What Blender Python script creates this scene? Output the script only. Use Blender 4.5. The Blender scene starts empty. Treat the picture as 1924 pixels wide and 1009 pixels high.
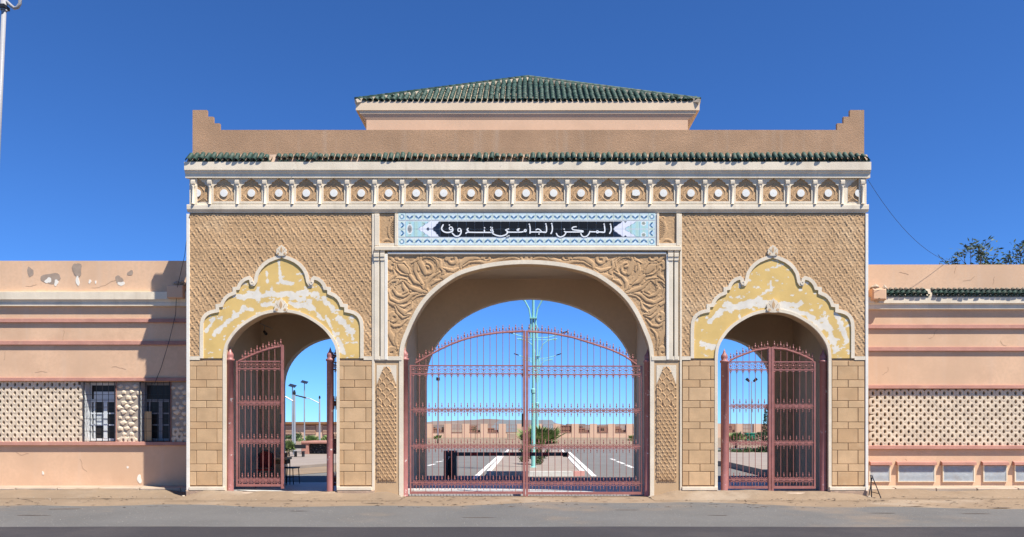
import bpy, math, random
import numpy as np
from mathutils import Vector, Matrix
from mathutils.geometry import tessellate_polygon
random.seed(7); rng = np.random.default_rng(7)
S = bpy.context.scene
C = S.collection
R = math.radians
# ------------------------------------------------------------------ camera, sky, sun, exposure
FPX, CAMD, EYE, VX, VY, W0, H0 = 1440.0, 18.0, 1.6, 990.0, 805.0, 1924.0, 1009.0
cam = bpy.data.objects.new('camera', bpy.data.cameras.new('camera')); C.objects.link(cam)
cam.location = (0, -CAMD, EYE); cam.rotation_euler = (R(90), 0, 0)
cam.data.sensor_width = 36; cam.data.lens = 36*FPX/W0
cam.data.shift_x = -(VX-W0/2)/W0; cam.data.shift_y = (VY-H0/2)/W0
cam.data.clip_end = 6000; cam.data.clip_start = .1
S.camera = cam
SUNV = Vector((1.75, -1.5, 3.9)).normalized()
w = bpy.data.worlds.new("World"); S.world = w; w.use_nodes = True
nt = w.node_tree; sky = nt.nodes.new('ShaderNodeTexSky'); sky.sky_type = 'NISHITA'; sky.sun_disc = False
sky.sun_elevation = math.asin(SUNV.z); sky.sun_rotation = math.atan2(SUNV.x, SUNV.y)
sky.air_density = 0.8; sky.dust_density = 0.0; sky.ozone_density = 4.0; sky.altitude = 1500
tint = nt.nodes.new('ShaderNodeMix'); tint.data_type = 'RGBA'; tint.blend_type = 'MULTIPLY'; tint.inputs['Factor'].default_value = 1
tint.inputs[7].default_value = (.335, .61, .95, 1); nt.links.new(sky.outputs[0], tint.inputs[6]); nt.links.new(tint.outputs[2], nt.nodes['Background'].inputs[0])
nt.nodes['Background'].inputs[1].default_value = 0.11
sun = bpy.data.objects.new('sun', bpy.data.lights.new('sun', 'SUN')); C.objects.link(sun)
sun.data.energy = 5.0; sun.data.angle = R(.5); sun.data.color = (1, .965, .90)
sun.rotation_euler = (-SUNV).to_track_quat('-Z', 'Y').to_euler()
S.view_settings.view_transform = 'Standard'; S.view_settings.look = 'None'
S.view_settings.exposure = 0.78; S.view_settings.gamma = 1
# ------------------------------------------------------------------ coordinates
def at(px, py, Y=0.0):
    k = (CAMD+Y)/FPX
    return Vector(((px-VX)*k, Y, EYE+(VY-py)*k))
def gr(px, py, z=0.0):
    D = FPX*(EYE-z)/(py-VY)
    return Vector(((px-VX)*D/FPX, D-CAMD, z))
def X(px): return (px-990)/80.0
def Z(py): return (933-py)/80.0
def sr(r, g, b):
    f = lambda c: (c/255/12.92 if c <= 10 else ((c/255+.055)/1.055)**2.4)
    return (f(r), f(g), f(b))
# ------------------------------------------------------------------ object helpers
wpos = {}
def tag(o, label=None, cat=None, group=None, kind=None):
    if label: o['label'] = label
    if cat: o['category'] = cat
    if group: o['group'] = group
    if kind: o['kind'] = kind
    return o
def place(name, data, loc, parent=None, rot=None, scale=None):
    o = bpy.data.objects.new(name, data); C.objects.link(o)
    loc = Vector(loc); wpos[o] = loc.copy()
    if parent is not None:
        o.parent = parent; o.location = loc-wpos[parent]
    else: o.location = loc
    if rot is not None: o.rotation_euler = rot
    if scale is not None: o.scale = scale
    return o
def thing(name, label, cat, loc=(0, 0, 0), group=None):
    return tag(place(name, None, loc), label, cat, group)
class MB:
    def __init__(s): s.v = []; s.f = []
    def add(s, vs, fs):
        n = len(s.v); s.v += [tuple(p) for p in vs]; s.f += [tuple(i+n for i in f) for f in fs]; return s
    def box(s, x0, x1, y0, y1, z0, z1):
        vs = [(x, y, z) for x in (x0, x1) for y in (y0, y1) for z in (z0, z1)]
        return s.add(vs, [(0, 1, 3, 2), (4, 6, 7, 5), (0, 4, 5, 1), (2, 3, 7, 6), (0, 2, 6, 4), (1, 5, 7, 3)])
    def bbox(s, x0, x1, y0, y1, z0, z1, b=.006):
        # block with a chamfered front (at y0)
        vs = [(x0, y1, z0), (x1, y1, z0), (x1, y1, z1), (x0, y1, z1), (x0, y0+b, z0), (x1, y0+b, z0), (x1, y0+b, z1), (x0, y0+b, z1),
              (x0+b, y0, z0+b), (x1-b, y0, z0+b), (x1-b, y0, z1-b), (x0+b, y0, z1-b)]
        fs = [(8, 9, 10, 11)]
        for a in range(4):
            n = (a+1) % 4
            fs += [(a+4, n+4, n+8, a+8), (a, n, n+4, a+4)]
        return s.add(vs, fs)
    def prism(s, poly, y0, y1, back=True):
        # poly in (x,z), extruded from y0 (front) to y1
        n = len(poly); vs = [(p[0], y0, p[1]) for p in poly]+[(p[0], y1, p[1]) for p in poly]
        tri = tessellate_polygon([[Vector((p[0], p[1], 0)) for p in poly]])
        fs = [tuple(t) for t in tri]
        if back: fs += [tuple(i+n for i in reversed(t)) for t in tri]
        fs += [(i, (i+1) % n, (i+1) % n+n, i+n) for i in range(n)]
        return s.add(vs, fs)
    def extx(s, prof, x0, x1):
        # profile in (y,z) extruded along x, capped
        n = len(prof); vs = [(x0, p[0], p[1]) for p in prof]+[(x1, p[0], p[1]) for p in prof]
        tri = tessellate_polygon([[Vector((p[0], p[1], 0)) for p in prof]])
        fs = [tuple(t) for t in tri]+[tuple(i+n for i in reversed(t)) for t in tri]
        fs += [(i, (i+1) % n, (i+1) % n+n, i+n) for i in range(n)]
        return s.add(vs, fs)
    def tube(s, path, r, n=6, cap=True):
        path = [Vector(p) for p in path]; m = len(path)
        rr = r if hasattr(r, '__len__') else [r]*m
        vs = []; up = None
        for i, p in enumerate(path):
            d = (path[min(i+1, m-1)]-path[max(i-1, 0)]).normalized()
            if up is None: up = Vector((0, 1, 0)) if abs(d.y) < .9 else Vector((1, 0, 0))
            a = (up-d*up.dot(d)).normalized(); b = d.cross(a); up = a
            vs += [p+(a*math.cos(t)+b*math.sin(t))*rr[i] for t in [2*math.pi*(k+.5)/n for k in range(n)]]
        fs = [(i*n+k, i*n+(k+1) % n, (i+1)*n+(k+1) % n, (i+1)*n+k) for i in range(m-1) for k in range(n)]
        if cap: fs += [tuple(range(n)), tuple(range((m-1)*n, m*n))]
        return s.add(vs, fs)
    def lathe(s, prof, c=(0, 0, 0), n=12):
        m = len(prof)
        vs = [(c[0]+r*math.cos(2*math.pi*k/n), c[1]+r*math.sin(2*math.pi*k/n), c[2]+z) for r, z in prof for k in range(n)]
        fs = [(i*n+k, i*n+(k+1) % n, (i+1)*n+(k+1) % n, (i+1)*n+k) for i in range(m-1) for k in range(n)]
        fs += [tuple(range(n)), tuple(range((m-1)*n, m*n))]
        return s.add(vs, fs)
    def ribbon(s, path, wd, y0, y1, closed=False):
        # band of width wd along path in (x,z), extruded y0..y1
        P = [Vector((p[0], p[1])) for p in path]; m = len(P); L = []; Rr = []
        for i, p in enumerate(P):
            a = P[i-1] if (i > 0 or closed) else None; b = P[(i+1) % m] if (i < m-1 or closed) else None
            d1 = (p-a).normalized() if a is not None else None; d2 = (b-p).normalized() if b is not None else None
            if d1 is None: d1 = d2
            if d2 is None: d2 = d1
            n1 = Vector((-d1.y, d1.x)); n2 = Vector((-d2.y, d2.x)); nn = (n1+n2)
            nn = nn.normalized() if nn.length > 1e-4 else n1
            k = min(1/max(nn.dot(n1), .5), 1.6)
            L.append(p+nn*k*wd/2); Rr.append(p-nn*k*wd/2)
        vs = []
        for l, r in zip(L, Rr): vs += [(l.x, y0, l.y), (r.x, y0, r.y), (l.x, y1, l.y), (r.x, y1, r.y)]
        fs = []
        for i in range(m if closed else m-1):
            a = 4*i; b = 4*((i+1) % m)
            fs += [(a, b, b+1, a+1), (a, a+2, b+2, b), (a+1, b+1, b+3, a+3)]
        if not closed: fs += [(0, 1, 3, 2), (4*m-4, 4*m-2, 4*m-1, 4*m-3)]
        return s.add(vs, fs)
    def mesh(s, name, mat, smooth=False, off=(0, 0, 0)):
        me = bpy.data.meshes.new(name)
        me.from_pydata([(a-off[0], b-off[1], c-off[2]) for a, b, c in s.v], [], s.f)
        for m_ in (mat if isinstance(mat, (list, tuple)) else [mat]): me.materials.append(m_)
        if smooth: me.polygons.foreach_set('use_smooth', [True]*len(me.polygons))
        me.update(); return me
    def build(s, name, mat, parent=None, smooth=False, loc=None):
        # vertices given in world coordinates
        if loc is None: loc = wpos[parent] if parent is not None else Vector((0, 0, 0))
        return place(name, s.mesh(name, mat, smooth, loc), loc, parent)
def fix_normals(o):
    import bmesh
    bm = bmesh.new(); bm.from_mesh(o.data); bmesh.ops.recalc_face_normals(bm, faces=bm.faces); bm.to_mesh(o.data); bm.free()
# ------------------------------------------------------------------ numpy noise
def vnoise(x, z, seed=0):
    xi = np.floor(x).astype(np.int64); zi = np.floor(z).astype(np.int64); fx = x-xi; fz = z-zi
    fx = fx*fx*(3-2*fx); fz = fz*fz*(3-2*fz)
    def h(a, b):
        n = (a*374761393+b*668265263+seed*974711) & 0xffffffff
        n = ((n ^ (n >> 13))*1274126177) & 0xffffffff
        return ((n ^ (n >> 16)) & 0xffff)/65535.0
    return (h(xi, zi)*(1-fx)+h(xi+1, zi)*fx)*(1-fz)+(h(xi, zi+1)*(1-fx)+h(xi+1, zi+1)*fx)*fz
def fbm(x, z, seed=0, o=4):
    s = 0; a = .5
    for i in range(o): s = s+a*vnoise(x*2**i, z*2**i, seed+i); a *= .5
    return s/(1-.5**o)
def inpoly(x, z, poly):
    ins = np.zeros(x.shape, bool); n = len(poly); j = n-1
    for i in range(n):
        xi, zi = poly[i]; xj, zj = poly[j]
        c = ((zi > z) != (zj > z))
        with np.errstate(divide='ignore', invalid='ignore'):
            xx = (xj-xi)*(z-zi)/((zj-zi) if zj != zi else 1e-9)+xi
        ins ^= c & (x < xx); j = i
    return ins
def sstep(a, b, t):
    t = np.clip((t-a)/(b-a), 0, 1); return t*t*(3-2*t)
def segdist(x, z, path, widths):
    """signed: max over segments of (w - dist)"""
    best = np.full(x.shape, -9.0)
    for i in range(len(path)-1):
        ax, az = path[i]; bx, bz = path[i+1]; dx, dz = bx-ax, bz-az
        L = dx*dx+dz*dz+1e-12
        t = np.clip(((x-ax)*dx+(z-az)*dz)/L, 0, 1)
        d = np.hypot(x-ax-t*dx, z-az-t*dz); w_ = widths[i]+(widths[i+1]-widths[i])*t
        best = np.maximum(best, w_-d)
    return best
def gridmesh(name, x0, x1, z0, z1, res, hf, mat, keep=None, y=0.0, col=None, smooth=True, off=(0, 0, 0)):
    nx = max(2, int(round((x1-x0)/res))+1); nz = max(2, int(round((z1-z0)/res))+1)
    gx, gz = np.meshgrid(np.linspace(x0, x1, nx), np.linspace(z0, z1, nz))
    h = hf(gx, gz) if hf else np.zeros(gx.shape)
    co = np.stack([gx-off[0], y-h-off[1], gz-off[2]], -1).reshape(-1, 3)
    idx = np.arange(nx*nz).reshape(nz, nx)
    q = np.stack([idx[:-1, :-1], idx[:-1, 1:], idx[1:, 1:], idx[1:, :-1]], -1).reshape(-1, 4)
    if keep is not None:
        cx = (gx[:-1, :-1]+gx[1:, 1:])/2; cz = (gz[:-1, :-1]+gz[1:, 1:])/2
        q = q[keep(cx, cz).reshape(-1)]
        used = np.unique(q); rem = np.full(nx*nz, -1); rem[used] = np.arange(len(used)); co = co[used]; q = rem[q]
    else: used = np.arange(nx*nz)
    me = bpy.data.meshes.new(name)
    me.vertices.add(len(co)); me.vertices.foreach_set('co', co.astype(np.float32).ravel())
    me.loops.add(len(q)*4); me.loops.foreach_set('vertex_index', q.astype(np.int32).ravel())
    me.polygons.add(len(q)); me.polygons.foreach_set('loop_start', (np.arange(len(q))*4).astype(np.int32))
    me.polygons.foreach_set('use_smooth', np.full(len(q), smooth))
    me.update(calc_edges=True); me.validate()
    if col is not None:
        c = col(gx, gz).reshape(-1, 3)[used]
        a = me.color_attributes.new('print', 'FLOAT_COLOR', 'POINT')
        a.data.foreach_set('color', np.concatenate([c, np.ones((len(c), 1))], 1).astype(np.float32).ravel())
    me.materials.append(mat)
    return me
# ------------------------------------------------------------------ materials
def mat(name, col, rough=.85, var=.12, scale=1.5, bump=.3, bscale=60, stain=None, stain_amt=.35, stain_scale=.6, spec=.3, attr=None, streak=None, metal=0, chips=None, chip_scale=9, chip_t=.63, bdist=.01, speck=None):
    m = bpy.data.materials.new(name); m.use_nodes = True; N = m.node_tree.nodes; L = m.node_tree.links
    b = N['Principled BSDF']; b.inputs['Roughness'].default_value = rough; b.inputs['Metallic'].default_value = metal
    b.inputs['Specular IOR Level'].default_value = spec
    tc = N.new('ShaderNodeTexCoord'); geo = N.new('ShaderNodeNewGeometry'); pos = geo.outputs['Position']
    def noise(sc, det=4, vec=pos, rg=.55):
        n = N.new('ShaderNodeTexNoise'); n.inputs['Scale'].default_value = sc; n.inputs['Detail'].default_value = det; n.inputs['Roughness'].default_value = rg
        L.new(vec, n.inputs['Vector']); return n.outputs['Fac']
    def ramp(f, a, c, lo=0., hi=1.):
        r = N.new('ShaderNodeMapRange'); r.interpolation_type = 'SMOOTHSTEP'; L.new(f, r.inputs['Value'])
        r.inputs['From Min'].default_value = a; r.inputs['From Max'].default_value = c
        r.inputs['To Min'].default_value = lo; r.inputs['To Max'].default_value = hi; return r.outputs['Result']
    def mix(fac, a, c):
        x = N.new('ShaderNodeMix'); x.data_type = 'RGBA'
        if isinstance(fac, float): x.inputs['Factor'].default_value = fac
        else: L.new(fac, x.inputs['Factor'])
        for k, v in ((6, a), (7, c)):
            if isinstance(v, tuple): x.inputs[k].default_value = (*v[:3], 1)
            else: L.new(v, x.inputs[k])
        return x.outputs[2]
    if attr:
        at_ = N.new('ShaderNodeAttribute'); at_.attribute_name = attr; base = at_.outputs['Color']
    else: base = tuple(col)
    lo = tuple(c*(1-var) for c in col); hi = tuple(min(c*(1+var), .95) for c in col)
    if attr:
        v = N.new('ShaderNodeMix'); v.data_type = 'RGBA'; v.blend_type = 'MULTIPLY'; v.inputs['Factor'].default_value = 1
        L.new(base, v.inputs[6]); L.new(mix(ramp(noise(scale, 6), .3, .7), (1-var,)*3, (1+var*.5,)*3), v.inputs[7]); out = v.outputs[2]
    else:
        out = mix(ramp(noise(scale, 6), .3, .7), lo, hi)
        out = mix(ramp(noise(scale*14, 3), .35, .7, 0, .5), out, tuple(c*(1-var*.8) for c in col))
    if streak:
        mp = N.new('ShaderNodeMapping'); mp.inputs['Scale'].default_value = (3.2, 3.2, .22); L.new(pos, mp.inputs['Vector'])
        out = mix(ramp(noise(1.6, 5, mp.outputs[0]), .5, .75, 0, streak[1]), out, tuple(streak[0]))
    if stain: out = mix(ramp(noise(stain_scale, 8, rg=.65), .52, .68, 0, stain_amt), out, tuple(stain))
    if chips: out = mix(ramp(noise(chip_scale, 8, rg=.7), chip_t, chip_t+.02), out, tuple(chips))
    if speck: out = mix(ramp(noise(speck[1], 2, rg=.5), speck[2], speck[2]+.03), out, tuple(speck[0]))
    L.new(out, b.inputs['Base Color'])
    if bump:
        bn = N.new('ShaderNodeBump'); bn.inputs['Strength'].default_value = bump; bn.inputs['Distance'].default_value = bdist
        L.new(noise(bscale, 6, rg=.6), bn.inputs['Height']); L.new(bn.outputs[0], b.inputs['Normal'])
    return m
M = {}
CREAM = (.73, .62, .46)
M['cream'] = mat('cream_paint', CREAM, var=.1, scale=2, bump=.35, bscale=35, streak=((.5, .4, .28), .4), chips=(.52, .45, .36), chip_t=.69, chip_scale=5)
M['white'] = mat('white_paint', (.78, .72, .61), var=.05, bump=.3, bscale=30, stain=(.6, .52, .42), stain_amt=.4, stain_scale=2)
M['carved'] = mat('carved_plaster', (.505, .315, .16), var=.13, scale=1.2, bump=.5, bscale=70, bdist=.01, stain=(.58, .42, .25), stain_amt=.5)
M['stone'] = mat('ochre_stone', (.55, .355, .185), var=.14, scale=2.2, bump=.3, bscale=45, stain=(.46, .3, .16), stain_scale=1.5, stain_amt=.5)
M['joint'] = mat('joint_mortar', (.30, .19, .11), var=.1)
M['tan'] = mat('tan_plaster', (.53, .355, .195), var=.1, scale=1.6, bump=.4, bscale=60)
M['parapet'] = mat('roughcast_plaster', (.42, .25, .14), var=.14, scale=1.1, bump=.8, bscale=55, bdist=.012, streak=((.46, .33, .23), .4), speck=((.56, .43, .31), 60, .68))
M['yellow'] = mat('yellow_paint', (.62, .42, .14), var=.07, scale=3, bump=.25, bscale=40, attr='print')
M['peach'] = mat('peach_plaster', (.67, .43, .265), var=.1, scale=.9, bump=.35, bscale=50, stain=(.54, .33, .2), stain_amt=.5, streak=((.64, .45, .31), .4), chips=(.46, .3, .2), chip_t=.735, chip_scale=3.5)
M['peach2'] = mat('smooth_peach_plaster', (.66, .425, .27), var=.07, scale=1.2, bump=.2)
M['rust'] = mat('brick_red_paint', (.41, .20, .15), var=.12, scale=2, bump=.5, bscale=50, stain=(.5, .3, .2), stain_scale=3)
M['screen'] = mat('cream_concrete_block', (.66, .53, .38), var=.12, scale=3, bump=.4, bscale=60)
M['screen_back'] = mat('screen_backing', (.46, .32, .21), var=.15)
M['greyplaster'] = mat('grey_cement', (.38, .31, .24), var=.12, scale=6, bump=.5)
M['greypatch'] = mat('grey_repair_cement', (.36, .27, .2), var=.12, scale=8, bump=.4)
M['interior'] = mat('interior_plaster', (.62, .47, .32), var=.08, scale=.7, bump=.15)
M['floor'] = mat('terrazzo_floor', (.52, .50, .47), rough=.55, var=.1, scale=4, bump=.04)
M['gate'] = mat('red_oxide_iron', (.335, .13, .105), rough=.5, var=.15, scale=5, bump=.2, stain=(.38, .2, .17), stain_scale=14, stain_amt=.5, spec=.4)
M['post'] = mat('red_oxide_post', (.34, .135, .115), rough=.45, var=.12, scale=4, bump=.3, chips=(.72, .64, .56), chip_scale=8, chip_t=.63, spec=.4)
M['tile'] = mat('green_glazed_tile', (.032, .068, .048), rough=.62, var=.45, scale=9, bump=.2, bscale=30, spec=.3, stain=(.13, .12, .08), stain_scale=5, stain_amt=.5)
M['tile_dusty'] = mat('dusty_tile', (.25, .2, .14), var=.3, scale=8, stain=(.05, .1, .07), stain_scale=6, stain_amt=.8)
M['mortar'] = mat('pale_mortar', (.46, .37, .27), var=.18, scale=5, bump=.8, bscale=30)
M['bedding'] = mat('sandy_bedding_mortar', (.42, .29, .2), var=.2, scale=6, bump=.9, bscale=30)
M['peachcream'] = mat('pale_peach_trim', (.74, .56, .38), var=.06, bump=.15)
M['stone_pale'] = mat('pale_ochre_stone', (.59, .385, .205), var=.12, scale=2.6, bump=.3, bscale=45, stain=(.5, .34, .18), stain_scale=1.8, stain_amt=.4)
M['stone_dark'] = mat('deep_ochre_stone', (.52, .325, .165), var=.12, scale=2.4, bump=.3, bscale=45, stain=(.6, .43, .25), stain_scale=1.6, stain_amt=.4)
M['grit'] = mat('grey_grit', (.34, .31, .27), var=.4, scale=20, bump=0)
M['crackline'] = mat('crack_shadow_brown', (.30, .19, .12), var=.2, bump=0)
M['tarstain'] = mat('brown_ground_stain', (.10, .075, .06), var=.3, scale=4, bump=.2)
M['dust'] = mat('pale_dust_drift', (.26, .20, .15), var=.15, scale=2, bump=.4)
M['frame_shaded'] = mat('shaded_white_joinery', (.22, .21, .21), rough=.6, var=.15, scale=8)  # white joinery with the shade put into its colour, for the shadowed window
M['print'] = mat('glazed_print', (.7, .75, .75), rough=.25, var=.05, scale=6, bump=.08, attr='print', spec=.5)
M['navy'] = mat('black_glaze', (.008, .009, .011), rough=.45, var=.2, bump=.06, spec=.2)
M['letters'] = mat('white_glaze', (.8, .8, .78), rough=.3, var=.03, bump=0)
M['grout'] = mat('white_grout', (.62, .64, .62), var=.1)
M['medal'] = mat('white_medallion', (.76, .73, .65), var=.05, rough=.5)
M['frame_white'] = mat('grey_white_joinery', (.60, .62, .62), rough=.5, var=.1, scale=8)
M['glass'] = mat('dark_glass', (.03, .025, .022), rough=.25, var=.1, bump=0, spec=.2)
M['black'] = mat('black_metal', (.02, .02, .022), rough=.5, var=.2)
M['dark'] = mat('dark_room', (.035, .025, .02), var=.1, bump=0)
M['louvre'] = mat('pale_blue_louvre', (.50, .53, .53), rough=.55, var=.12, scale=7, stain=(.42, .33, .25), stain_scale=5)
M['sand'] = mat('sand', (.235, .168, .108), var=.14, scale=.5, bump=.6, bscale=14, bdist=.03, stain=(.34, .27, .2), stain_scale=.35, stain_amt=.6, speck=((.2, .15, .1), 30, .69))
M['asphalt'] = mat('dusty_asphalt', (.118, .112, .104), var=.1, scale=.6, bump=.6, bscale=60, bdist=.01, stain=(.20, .152, .11), stain_scale=.22, stain_amt=.85, speck=((.3, .29, .27), 45, .68))
M['road'] = mat('dark_asphalt', (.038, .034, .036), var=.15, scale=.4, bump=.6, bscale=70, stain=(.07, .06, .056), stain_scale=.4, speck=((.12, .11, .1), 60, .7))
M['inner_road'] = mat('grey_asphalt', (.15, .142, .13), var=.08, scale=.5, bump=.5, bscale=50, stain=(.18, .16, .13), stain_scale=.2)
M['paving'] = mat('pinkish_paving', (.27, .22, .18), var=.1, scale=1, bump=.3, bscale=30)
M['concrete'] = mat('pale_concrete', (.42, .32, .23), var=.14, scale=2, bump=.5, bscale=30, stain=(.4, .3, .2), stain_scale=1)
M['line'] = mat('white_road_paint', (.68, .66, .62), var=.1, scale=5, bump=.1)
M['pink'] = mat('pink_kerb_paint', (.5, .25, .22), var=.1)
M['turq'] = mat('turquoise_paint', (.26, .58, .54), rough=.4, var=.05, bump=0, spec=.4)
M['steel'] = mat('galvanised_steel', (.36, .37, .38), rough=.45, var=.1, bump=0, metal=.3)
M['polewhite'] = mat('chipped_white_pole_paint', (.31, .30, .295), rough=.4, var=.08, chips=(.16, .14, .13), chip_scale=16, chip_t=.69)
M['leaf'] = mat('green_leaf', (.06, .10, .035), rough=.6, var=.5, scale=3, bump=0)
M['leaf2'] = mat('palm_leaf', (.19, .26, .085), rough=.6, var=.45, scale=2.5, bump=0)
M['leafdark'] = mat('dark_leaf', (.05, .08, .035), rough=.6, var=.5, scale=4, bump=0)
M['bark'] = mat('bark', (.14, .1, .07), var=.3, scale=8)
M['hill'] = mat('desert_hill', (.19, .145, .115), var=.15, scale=.02, bump=0, stain=(.28, .2, .15), stain_scale=.01)
M['wood'] = mat('brown_wood', (.25, .12, .05), var=.2, scale=5)
M['redseat'] = mat('dark_red_upholstery', (.16, .02, .018), var=.15)
M['farwall'] = mat('far_peach_wall', (.64, .43, .29), var=.06, scale=.3, bump=0)
M['farbrown'] = mat('far_brown_brick', (.32, .17, .11), var=.2, scale=.8, bump=0)
M['fargrey'] = mat('far_grey_roof', (.30, .33, .33), var=.1, scale=.3, bump=0)
M['green'] = mat('green_plastic', (.01, .22, .13), rough=.5, var=.1, bump=0)
M['blackstone'] = mat('black_volcanic_stone', (.03, .03, .032), var=.4, scale=8, bump=.8, bscale=14, speck=((.14, .13, .12), 12, .6))
M['solar'] = mat('solar_panel', (.02, .024, .035), rough=.25, var=.1, bump=0)
M['boomred'] = mat('red_reflector', (.35, .02, .02), rough=.4, var=.1, bump=0)
M['paper'] = mat('pale_debris', (.7, .68, .62), var=.1)
# ================================================================== SETTING
def sheet(name, pts, z, m, kind='structure', label=None):
    mb = MB(); mb.add([(p[0], p[1], z) for p in pts], [tuple(range(len(pts)))])
    o = mb.build(name, m); tag(o, label, None, None, kind); return o
sheet('ground', [(-3000, -60), (3000, -60), (3000, 4000), (-3000, 4000)], -.012, M['sand'], label='sandy desert ground reaching to the horizon')
# forecourt of grey asphalt with a wavy sandy rim
far = [(x, -2.35+.35*math.sin(x*.55)+.18*math.sin(x*1.7+1)+random.uniform(-.05, .05)+(0.75*math.exp(-((x-.5)/5.5)**2))) for x in np.linspace(40, -40, 240)]
sheet('forecourt', [(-40, -5.6), (40, -5.6)]+far, -.004, M['asphalt'], label='dusty grey asphalt strip between the road and the gate')
near = [(x, -5.56+.03*math.sin(x*.8)+random.uniform(-.015, .015)) for x in np.linspace(60, -60, 200)]
sheet('road', [(-60, -20), (60, -20)]+near, .004, M['road'], label='dark asphalt road along the bottom of the view')
sheet('road_marking', [(X(1924)*.68+.05, -6.15), (X(1924)*.68+4, -6.15), (X(1924)*.68+4, -6.12), (X(1924)*.68+.05, -6.12)], .008, M['line'], label='thin pale line painted on the dark road')
# pavements in front of the wings, with kerb stones
def pavement(x0, x1, lab):
    r = MB().box(x0, x1, .86, 1.7, -.05, .148).build('pavement', M['concrete']); tag(r, lab, kind='structure')
    x = x0; cur = []
    while x < x1-.05:
        L = min(1.0+random.uniform(-.02, .02), x1-x)
        mb = MB(); j = random.uniform(-.012, .012)
        mb.bbox(x+.006, x+L-.006, .70+j, .86, -.05, .15+random.uniform(-.006, .006), .02)
        o = mb.build('kerb_stone', M['concrete'], r); x += L
    return r
pavement(-15.5, -7.95, 'narrow concrete pavement left of the gate')
pavement(8.0, 15.5, 'narrow concrete pavement right of the gate')
# inner grounds
sheet('inner_road', [(-34, 4.4), (34, 4.4), (40, 50), (-40, 50)], .0, M['inner_road'], label='grey asphalt road behind the gate')
il = [(-1.36, 7.9), (-1.1, 7.6), (1.55, 7.6), (1.95, 7.9), (2.45, 34), (-1.35, 34)]
mb = MB(); n = len(il)
mb.add([(p[0], p[1], 0) for p in il]+[(p[0], p[1], .14) for p in il], [tuple(range(n, 2*n))]+[(i, (i+1) % n, (i+1) % n+n, i+n) for i in range(n)])
isl = mb.build('traffic_island', M['paving']); tag(isl, 'long paved median island behind the main gate', kind='structure')
k = MB()
def kerbline(mb, a, b, wd, h, z0=0):
    a = Vector((a[0], a[1])); b = Vector((b[0], b[1])); d = (b-a).normalized(); nn_ = Vector((-d.y, d.x)); n_ = nn_*wd
    a = a-nn_*.005; b = b-nn_*.005; p = [a, b, b+n_, a+n_]
    mb.add([(q.x, q.y, z0) for q in p]+[(q.x, q.y, z0+h) for q in p], [(4, 5, 6, 7), (0, 1, 5, 4), (1, 2, 6, 5), (2, 3, 7, 6), (3, 0, 4, 7)])
for a, b, m_ in ((il[5], il[0], 'line'), (il[0], il[1], 'line'), (il[1], il[2], 'line'), (il[2], il[3], 'pink'), (il[3], il[4], 'line')):
    L = (Vector(b)-Vector(a)).length; c = max(1, int(L/1.2)); A = Vector(a); B = Vector(b)
    for i in range(min(c, 14)):
        kb = MB(); kerbline(kb, A+(B-A)*(i/c)+(B-A).normalized()*.01, A+(B-A)*((i+1)/c if c <= 14 or i < 13 else 1), .16, .165)
        kb.build('kerb_stone', M[m_], isl)
def strip(name, a, b, wd, z, m, lab):
    a = Vector((a[0], a[1])); b = Vector((b[0], b[1])); d = (b-a).normalized(); n_ = Vector((-d.y, d.x))*wd/2
    return sheet(name, [a-n_, b-n_, b+n_, a+n_], z, m, label=lab)
strip('edge_line', (-1.68, 6.3), (-1.62, 34), .17, .005, M['line'], 'white edge line left of the island')
strip('edge_line', (2.25, 7.6), (2.85, 34), .17, .005, M['line'], 'white edge line right of the island')
for i, (px0, py0, px1, py1) in enumerate([(804, 875, 817, 872), (819, 868.5, 831, 866.5), (833, 864.5, 842, 862.8), (1148, 862, 1156, 865), (1160, 867, 1172, 871.5), (1176, 873.5, 1190, 879)]):
    a = gr(px0, py0); b = gr(px1, py1); strip('lane_dash', a, b, .16, .005, M['line'], 'white lane dash on the inner road').__setitem__('group', 'lane dashes on the inner road')
sheet('far_sand', [(-60, 46), (60, 46), (60, 118), (-60, 118)], .004, M['sand'], label='bare sandy lot before the far boundary wall')
strip('far_kerb', (-34, 46), (34, 46), .5, .012, M['pink'], 'faded red kerb line at the far end of the road')
# left side: paved forecourt seen through the left arch
pl = [(-16, 10.5), (-9.6, 10.5), (-8.0, 16.0), (-7.5, 45), (-30, 45), (-30, 10.5)]
mb = MB(); n = len(pl); mb.add([(p[0], p[1], -.01) for p in pl]+[(p[0], p[1], .12) for p in pl], [tuple(range(n, 2*n))]+[(i, (i+1) % n, (i+1) % n+n, i+n) for i in range(n)])
tag(mb.build('paved_yard', M['paving']), 'pinkish paved yard seen through the left archway', kind='structure')
sheet('sand_patch', [(-9.8, 9.2), (-8.0, 8.2), (-6.0, 12.5), (-6.6, 15.4), (-8.0, 16.2), (-9.4, 10.6)], .01, M['sand'], label='sand patch at the yard corner')
# right side: paved strip with kerb
pr = [gr(1300, 872), gr(1365, 877), gr(1475, 905), gr(1700, 905), gr(1700, 854), gr(1300, 854)]
pr = [(p.x, p.y) for p in pr]
mb = MB(); n = len(pr); mb.add([(p[0], p[1], -.01) for p in pr]+[(p[0], p[1], .22) for p in pr], [tuple(range(n, 2*n))]+[(i, (i+1) % n, (i+1) % n+n, i+n) for i in range(n)])
rp = mb.build('paved_walk', M['paving']); tag(rp, 'paved walk with a raised kerb seen through the right archway', kind='structure')
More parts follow.
